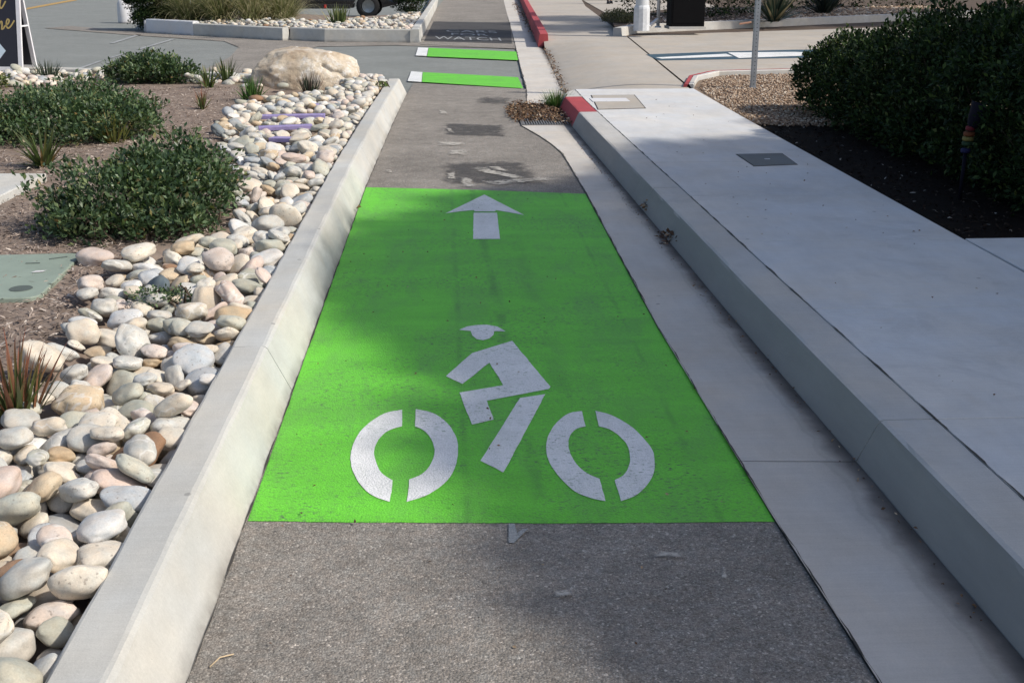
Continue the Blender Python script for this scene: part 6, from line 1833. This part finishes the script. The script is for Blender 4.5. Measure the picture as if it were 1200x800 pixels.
WPOST = m_plain('lamp_post_paint', (.60, .62, .65), .55, var=.15)
lp = gp(753, 36, .27); e = empty('lamp_post', (lp[0], lp[1]+.15, .26)); tag(e, 'thick white lamp post with stepped base in the bed across the driveway', 'lamp post')
m = MB(); m.lathe([(.0, .0), (.16, .0), (.16, .42), (.15, .46), (.135, .48)], n=12); m.build('base', WPOST, e)
m = MB(); m.lathe([(.13, .47), (.128, .9), (.11, 3), (.07, 6.6), (0, 6.6)], n=24); m.build('pole', WPOST, e, True)
m = MB(); m.tube([(0, 0, 6.4), (-.4, 0, 6.75), (-1.2, 0, 6.85)], [.05, .045, .04], 10); m.build('arm', WPOST, e, True)
m = MB(); m.box((-1.45, 0, 6.84), (.6, .22, .10)); m.build('lamp_head', WPOST, e, bevel=.03)
q = gp(771, 32, .27); e = empty('sign_pole', (q[0], q[1], .26)); tag(e, 'thin pale pole between the white lamp post and the black cabinet', 'pole')
m = MB(); m.tube([(0, 0, 0), (0, 0, 2.4)], .036, 14); m.build('post', WPOST, e, True)
m = MB(); m.lathe([(.0, .03), (.06, .03), (.075, 0)], n=16); m.build('foot_collar', WPOST, e); m = MB(); m.box((0, -.04, 2.15), (.30, .004, .42)); m.build('sign_plate', GALV, e)
BLK = m_plain('black_powder_coat', (.006, .006, .007), .8, var=.1)
cb = [gp(786, 32, .30), gp(826, 32, .30)]; cx = (cb[0][0]+cb[1][0])/2; e = empty('cabinet', (cx, cb[0][1]+.28, .27)); tag(e, 'tall plain black cabinet standing on the kerb across the driveway', 'cabinet')
wd_ = cb[1][0]-cb[0][0]; BLK.node_tree.nodes['Principled BSDF'].inputs['Specular IOR Level'].default_value = .08
m = MB(); m.box((0, 0, .70), (wd_, .52, 1.34)); m.build('body', BLK, e, bevel=.012)
m = MB(); m.box((0, -.264, .70), (wd_-.08, .006, 1.2)); d_ = m.build('door', BLK, e, bevel=.003); m = MB(); m.box((wd_/2-.1, -.275, .8), (.02, .02, .14)); m.build('handle', GALV, d_)
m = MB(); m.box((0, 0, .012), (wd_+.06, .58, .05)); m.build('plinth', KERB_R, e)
q = gp(760, 33, .27); m = MB(); m.bar((q[0]-.02, q[1]-.1, .30), (q[0]+.20, q[1]+.1, .44), .07, .05)
tag(m.build('marker_stub', WHITEK, bevel=.012), 'short leaning white stub on the kerb end beside the lamp post', 'marker')
q = gp(873, 29, .30); m = MB(); m.bar((q[0]-.12, q[1], .31), (q[0]+.12, q[1]-.05, .35), .12, .03)
tag(m.build('broken_brick', m_plain('pale_terracotta', (.55, .30, .20), .8), bevel=.008), 'small broken orange brick on the kerb left of the yucca', 'brick')
q = gp(144, 26, .0); m = MB(); m.lathe([(0, .62), (.12, .60), (.17, .5), (.19, .2), (.19, 0)], (0, 0, 0), 20); o = m.build('bollard', WHITEK, None, True, (q[0]+.15, q[1]-.3, 0)); tag(o, 'stubby rounded white bollard at the left of the dark island bush', 'bollard')

# lids in the pavement
def pav_lid(label, corners, mats, plate=None, recess=False):
    P = [gp(*c_, .15) for c_ in corners]; cx = sum(p[0] for p in P)/4; cy = sum(p[1] for p in P)/4
    e = empty('access_cover', (cx, cy, .15)); tag(e, label, 'access cover')
    Q = [(p[0]-cx, p[1]-cy) for p in P]
    m = MB(); big = [(x*1.035, y*1.03) for x, y in Q]; m.prism(big, -.02, .0015); m.build('frame', SEAM, e)
    m = MB(); m.prism([(x*.985, y*.985) for x, y in Q], -.02, .0042); l_ = m.build('lid', mats, e)
    if plate: m = MB(); m.prism([(cx_*1.0, cy_*1.0) for cx_, cy_ in plate], .0, .0065); m.build('label_plate', WHITEK, e)
    return e
pav_lid('pale access cover with a white label plate beside the red kerb end', [(693, 112), (743, 111.5), (756, 127), (701, 128.5)], APRON, [(-.26, -.02), (.14, -.02), (.14, .30), (-.26, .30)])
pav_lid('grey metal access cover set into the middle of the right pavement', [(863, 181), (916, 180), (934, 193), (884, 195)], m_concrete('grey_metal_lid', (.20, .215, .22), .5), [(-.02, -.012), (.02, -.012), (.02, .012), (-.02, .012)])

# drain
e = empty('drain_grate', (0, 0, 0)); tag(e, 'slotted metal drain grate in the gutter partly buried in leaves', 'drain')
m = MB()
for k in range(19): x = .77+k*.026; m.box((x, 12.3, .004), (.012, .98, .016))
m.build('bars', m_plain('cast_iron', (.22, .22, .225), .6, .3), e)
m = MB(); m.box((.995, 11.80, .003), (.53, .03, .022)); m.box((.995, 12.81, .003), (.53, .03, .022)); m.box((.75, 12.3, .003), (.028, .98, .0215)); m.box((1.24, 12.3, .003), (.022, .98, .0215)); m.build('rim', m_plain('cast_iron', (.16, .155, .15), .7, .3), e)
g = NT('dead_leaf'); g.col(g.ramp(g.geo.outputs['Random Per Island'], [(0, (.05, .028, .018)), (.4, (.14, .075, .04)), (.75, (.24, .14, .075)), (.92, (.36, .26, .16)), (1, (.6, .55, .46))])); g.set(Roughness=.8); DEAD = g.mat
def litter(name, label, poly_px, n, size, z, heap, seed, kind='stuff', cat='leaf litter', center=None, rad=None):
    r = np.random.default_rng(seed); q = []
    if center is None:
        P = np.array([gp(*p, z) for p in poly_px]); lo, hi = P.min(0), P.max(0); PL = [tuple(p) for p in P]
        while len(q) < n: q += [p for p in r.uniform(lo, hi, (500, 2)) if inside(p[0], p[1], PL)]
        q = np.array(q[:n]); zz = z+.003+r.random(n)**1.5*heap; off = np.zeros(3)
    else:
        q = r.normal(0, 1, (n, 2))*np.array(rad); d = np.sqrt(((q/np.array(rad))**2).sum(1)); zz = .004+r.random(n)*heap*np.exp(-d*d*.5)
    T = np.stack([q[:, 0], q[:, 1], zz], 1); D = r.normal(0, 1, (n, 3)); D[:, 2] *= .25; D /= np.linalg.norm(D, axis=1)[:, None]
    V, F = leaf_cloud(T, D, 1, size, .1, r, .55, .6); o = np_mesh(name, V, F, DEAD)
    if center: o.location = (*center, z)
    tag(o, label, cat, kind=kind); return o
litter('leaf_litter', 'brown dead leaves heaped over the drain grate', [(592, 128), (598, 122), (640, 122.5), (664, 132), (676, 143), (668, 147), (640, 141), (606, 143), (597, 136)], 2600, .034, .012, .022, 91)
litter('leaf_litter', 'dead leaf crumbs along the edge of the driveway gutter', [(660, 113), (668, 110), (641, 58), (637, 58)], 420, .035, .02, .03, 92)
litter('leaf_litter', 'dark debris gathered along the foot of the red kerb', [(640, 56), (634, 56), (600, 6), (606, 4)], 420, .06, .006, .04, 93)
litter('leaf_litter', 'fine leaf crumbs scattered in the gutter beside the right kerb', [(672, 165), (680, 165), (1200, 775), (1172, 765), (1000, 560), (850, 380)], 260, .014, .010, .006, 94)
for i, (px_, py_, lab, n_, rr) in enumerate(((789, 281, 'larger clump of brown twigs and leaves in the gutter against the kerb', 150, (.035, .07)), (761, 246, 'smaller clump of brown leaves in the gutter nearer the drain', 70, (.025, .05)), (435, 248, 'small dead brown leaf on the green panel by the planter kerb', 1, (.005, .005)))):
    p = gp(px_, py_, .01); litter('leaf_clump', lab, None, n_, .035 if i < 2 else .07, .008, .05 if i < 2 else .01, 95+i, kind='stuff' if i < 2 else None, cat='leaves', center=p, rad=rr)
litter('leaf_crumbs', 'tiny dark leaf crumbs sprinkled over the lane and green panel', [(230, 795), (300, 600), (430, 225), (680, 230), (900, 600), (1020, 795)], 120, .013, .006, .003, 101)
litter('leaf_crumbs', 'tiny dark crumbs sprinkled over the right pavement', [(1195, 500), (1195, 330), (820, 115), (720, 120), (1000, 390)], 70, .016, .151, .003, 102)

m = MB(); m.tube([(*gp(246, 783, 0), .005), (*gp(258, 774, 0), .010), (*gp(274, 768, 0), .005)], .002, 5)
tag(m.build('twig', m_plain('dry_straw', (.55, .43, .28), .8), smooth=True), 'thin dry straw twig on asphalt at the lower left by the kerb', 'twig')

# garden light in front of the hedge
e = empty('garden_light', (3.27, 7.25, .12), R(-100)); tag(e, 'dark garden stake light with rainbow banded stem in front of the hedge', 'garden light')
DK = m_plain('dark_plastic', (.012, .011, .02), .7); DK.node_tree.nodes['Principled BSDF'].inputs['Specular IOR Level'].default_value = .06
m = MB(); m.tube([(0, 0, 0), (0, 0, .30)], .012, 10); m.build('stake', DK, e, True)
for c_, z0, r_ in (((.02, .02, .14), .30, .030), ((.03, .09, .03), .345, .033), ((.42, .34, .09), .375, .036), ((.35, .09, .02), .405, .036), ((.32, .012, .03), .44, .030)):
    m = MB(); m.lathe([(0, z0), (r_*.92, z0+.002), (r_, z0+.012), (r_*.95, z0+.027), (0, z0+.028)], (0, (z0-.30)*.10, 0), 20); m.build('band', m_plain('band', tuple(q*.45 for q in c_), .8), e, True)
m = MB(); m.lathe([(.028, .0), (.045, .03), (.075, .13), (.078, .145), (.0, .15)], (0, .02, .462), 20, rot=Matrix.Rotation(R(-24), 3, 'X')); m.build('shade', DK, e, True)
# ------------------------------------------------------------------ parked car beyond the island
CARP = m_plain('dark_car_paint', (.012, .011, .013), .25, .0, var=.05, bump=0); CARP.node_tree.nodes['Principled BSDF'].inputs['Coat Weight'].default_value = .6
TYRE = m_plain('tyre_rubber', (.014, .014, .015), .85); RIM = m_plain('alloy_rim', (.35, .36, .37), .35, .8)
GLASS = m_plain('dark_glass', (.02, .024, .028), .08, bump=0); REDL = m_plain('red_lens', (.45, .03, .03), .25, bump=0); CLEAR = m_plain('clear_lens', (.7, .72, .75), .15, bump=0); TRIM = m_plain('black_trim', (.012, .012, .012), .7)
car = empty('parked_car', (-3.62, 35.9, -.012)); tag(car, 'dark parked car beyond the island planter, only its wheel and sill in view', 'car')
WX = (-1.38, 1.38); ZB = .30
prof = [(-2.26, .42), (-2.30, .62), (-2.28, .92), (-2.14, 1.06), (-1.98, 1.40), (-1.72, 1.68), (-1.0, 1.74), (.1, 1.72), (.62, 1.62), (1.18, 1.14), (1.92, 1.04), (2.22, .90), (2.28, .62), (2.24, .40)]
low = []
for wx in WX[::-1]:
    low += [(wx+.42, ZB), *[(wx+.42*math.cos(t), .34+.42*math.sin(t)) for t in [R(a) for a in range(10, 171, 16)]], (wx-.42, ZB)]
outline = prof+low
hw = lambda z: .90 if z < .95 else .90-.22*((z-.95)/.8)
secs = [-1, -.94, .94, 1]; vs = []; n = len(outline)
for s_ in secs:
    for x, z in outline: k = .965 if abs(s_) == 1 and z > .45 else 1; vs.append((x*(.992 if abs(s_) == 1 else 1), s_*hw(z), z if abs(s_) < 1 or z < .45 else z-.015))
fs = [(i*n+k, i*n+(k+1) % n, (i+1)*n+(k+1) % n, (i+1)*n+k) for i in range(3) for k in range(n)]+[tuple(range(n)), tuple(range(3*n, 4*n))]
m = MB(); m.add(vs, fs); m.build('body', CARP, car)
for sy in (-1, 1):
    for pts in ([(-1.86, 1.10), (-1.66, 1.56), (-.98, 1.62), (-.98, 1.10)], [(-.90, 1.10), (-.90, 1.62), (.02, 1.61), (.06, 1.10)], [(.14, 1.10), (.10, 1.60), (.52, 1.54), (.98, 1.12)]):
        m = MB(); P = [(x, sy*(hw(z)+.004), z) for x, z in pts]; Q = [(x, sy*(hw(z)-.01), z) for x, z in pts]; m.add(P+Q, [(0, 1, 2, 3), (4, 5, 6, 7), (0, 1, 5, 4), (1, 2, 6, 5), (2, 3, 7, 6), (3, 0, 4, 7)]); m.build('window', GLASS, car)
    for wx in WX:
        w = empty('wheel', (wx, sy*.80, .34)); w.parent = car
        rx = Matrix.Rotation(R(90)*sy, 3, 'X')
        m = MB(); m.lathe([(.20, -.10), (.31, -.10), (.335, -.075), (.34, -.03), (.34, .03), (.335, .075), (.31, .10), (.20, .10)], n=40, rot=rx); m.build('tyre', TYRE, w, True)
        m = MB(); m.lathe([(.205, -.09), (.205, .085), (.18, .05), (.06, .07), (0, .07)], n=30, rot=rx)
        for k in range(5): a = 2*math.pi*k/5; m.bar(rx @ Vector((.05*math.cos(a), .05*math.sin(a), .075)), rx @ Vector((.19*math.cos(a), .19*math.sin(a), .075)), .04, .03)
        m.build('rim', RIM, w)
    m = MB(); m.box((2.16, sy*.62, .80), (.20, .36, .13)); m.build('headlight', CLEAR, car, bevel=.02)
    m = MB(); m.box((-2.20, sy*.72, .90), (.18, .26, .22)); m.build('tail_light', REDL, car, bevel=.02)
    m = MB(); m.box((-.05, sy*.903, .34), (1.84, .05, .12)); s2 = m.build('sill', TRIM, car, bevel=.015)
m = MB(); m.box((.17, -.93, .34), (.07, .02, .10)); m.build('side_reflector', REDL, car, bevel=.005)
for x0, x1, z0, z1 in ((.62, 1.18, 1.62, 1.14), (-2.02, -1.76, 1.30, 1.62)):
    a = Vector((x0, 0, z0)); b_ = Vector((x1, 0, z1)); d_ = (b_-a); nn = Vector((d_.z, 0, -d_.x)).normalized()*(.006 if x0 < 0 else -.006)
    if nn.z < 0: nn = -nn
    m = MB(); A = a.lerp(b_, .08)+nn; B_ = a.lerp(b_, .92)+nn; w0, w1 = hw(A.z)-.09, hw(B_.z)-.06
    m.add([(A.x, -w0, A.z), (A.x, w0, A.z), (B_.x, w1, B_.z), (B_.x, -w1, B_.z)], [(0, 1, 2, 3)]); m.build('windscreen', GLASS, car)
m = MB(); m.box((2.26, 0, .50), (.08, 1.66, .22)); m.build('bumper', TRIM, car, bevel=.03); m = MB(); m.box((-2.28, 0, .52), (.08, 1.66, .22)); m.build('bumper', TRIM, car, bevel=.03)

# ------------------------------------------------------------------ pedestrian far down the pavement
def skin_mesh(name, joints, edges, mats, parent, sub=2, root=0):
    me = bpy.data.meshes.new(name); me.from_pydata([j[0] for j in joints], edges, []); o = link(name, me, mats, parent)
    md = o.modifiers.new('skin', 'SKIN'); md.use_smooth_shade = True; me.skin_vertices or None
    if not me.skin_vertices: 
        bpy.context.view_layer.objects.active = o; bpy.ops.mesh.customdata_skin_add()
    for i, j in enumerate(joints):
        r_ = j[1] if isinstance(j[1], tuple) else (j[1], j[1]); me.skin_vertices[0].data[i].radius = r_; me.skin_vertices[0].data[i].use_root = i == root
    s_ = o.modifiers.new('sub', 'SUBSURF'); s_.levels = s_.render_levels = sub
    dg = bpy.context.evaluated_depsgraph_get(); nm = bpy.data.meshes.new_from_object(o.evaluated_get(dg)); o.modifiers.clear(); o.data = nm; nm.name = name
    nm.polygons.foreach_set('use_smooth', [True]*len(nm.polygons)); return o
SKIN = m_plain('skin', (.42, .26, .19), .55); JEAN = m_plain('dark_trousers', (.018, .020, .034), .85); TOP = m_plain('grey_top', (.20, .21, .23), .85); HAIR = m_plain('brown_hair', (.05, .032, .02), .7); SHOE = m_plain('dark_shoe', (.02, .02, .025), .6)
per = empty('person', (5.73, 42.3, .142), R(10)); tag(per, 'person walking far down the pavement, only dark trouser legs and shoes in view', 'person')
J = [((0, 0, .95), (.13, .09)), ((0, 0, 1.15), (.125, .085)), ((0, .01, 1.38), (.14, .09)), ((0, .02, 1.50), (.055, .055)), ((0, 0, 1.60), (.07, .085)), ((0, -.01, 1.70), (.075, .09)),
     ((-.19, .01, 1.42), .052), ((-.23, .07, 1.15), .042), ((-.22, -.02, .90), .030), ((-.22, -.04, .80), (.018, .035)),
     ((.19, .01, 1.42), .052), ((.23, -.04, 1.15), .042), ((.22, -.14, .92), .030), ((.22, -.16, .82), (.018, .035)),
     ((-.09, 0, .86), .085), ((-.095, -.10, .48), .055), ((-.095, -.02, .09), .04), ((-.095, -.14, .035), (.04, .03)),
     ((.09, 0, .86), .085), ((.095, .06, .48), .055), ((.095, .24, .12), .04), ((.095, .16, .035), (.04, .03))]
E_ = [(0, 1), (1, 2), (2, 3), (3, 4), (4, 5), (2, 6), (6, 7), (7, 8), (8, 9), (2, 10), (10, 11), (11, 12), (12, 13), (0, 14), (14, 15), (15, 16), (16, 17), (0, 18), (18, 19), (19, 20), (20, 21)]
skin_mesh('body', J, E_, SKIN, per)
g_ = 1.16
def grow(i, k=g_): r_ = J[i][1]; return (J[i][0], tuple(q*k+.006 for q in (r_ if isinstance(r_, tuple) else (r_, r_))))
skin_mesh('trousers', [grow(0), grow(14), grow(15), grow(16, 1.4), grow(18), grow(19), grow(20, 1.4)], [(0, 1), (1, 2), (2, 3), (0, 4), (4, 5), (5, 6)], JEAN, per)
skin_mesh('jacket', [grow(1), ((0, 0, .98), (.155, .115)), grow(2), grow(6), grow(7), grow(8, 1.3), grow(10), grow(11), grow(12, 1.3)], [(1, 0), (0, 2), (2, 3), (3, 4), (4, 5), (2, 6), (6, 7), (7, 8)], TOP, per)
m = MB(); m.lathe([(0, .13), (.05, .12), (.088, .07), (.098, 0), (.095, -.08), (.06, -.12)], (0, .022, 1.69), 20); m.build('hair', HAIR, per, True)
for fx, fy in ((-.095, -.02), (.095, .24)):
    m = MB(); m.lathe([(0, .10), (.04, .095), (.05, .05), (.052, 0), (0, 0)], (0, 0, 0), 16)
    o = m.build('shoe', SHOE, per, True, (fx, fy-.06, -.0)); o.scale = (.95, 2.5, 1)
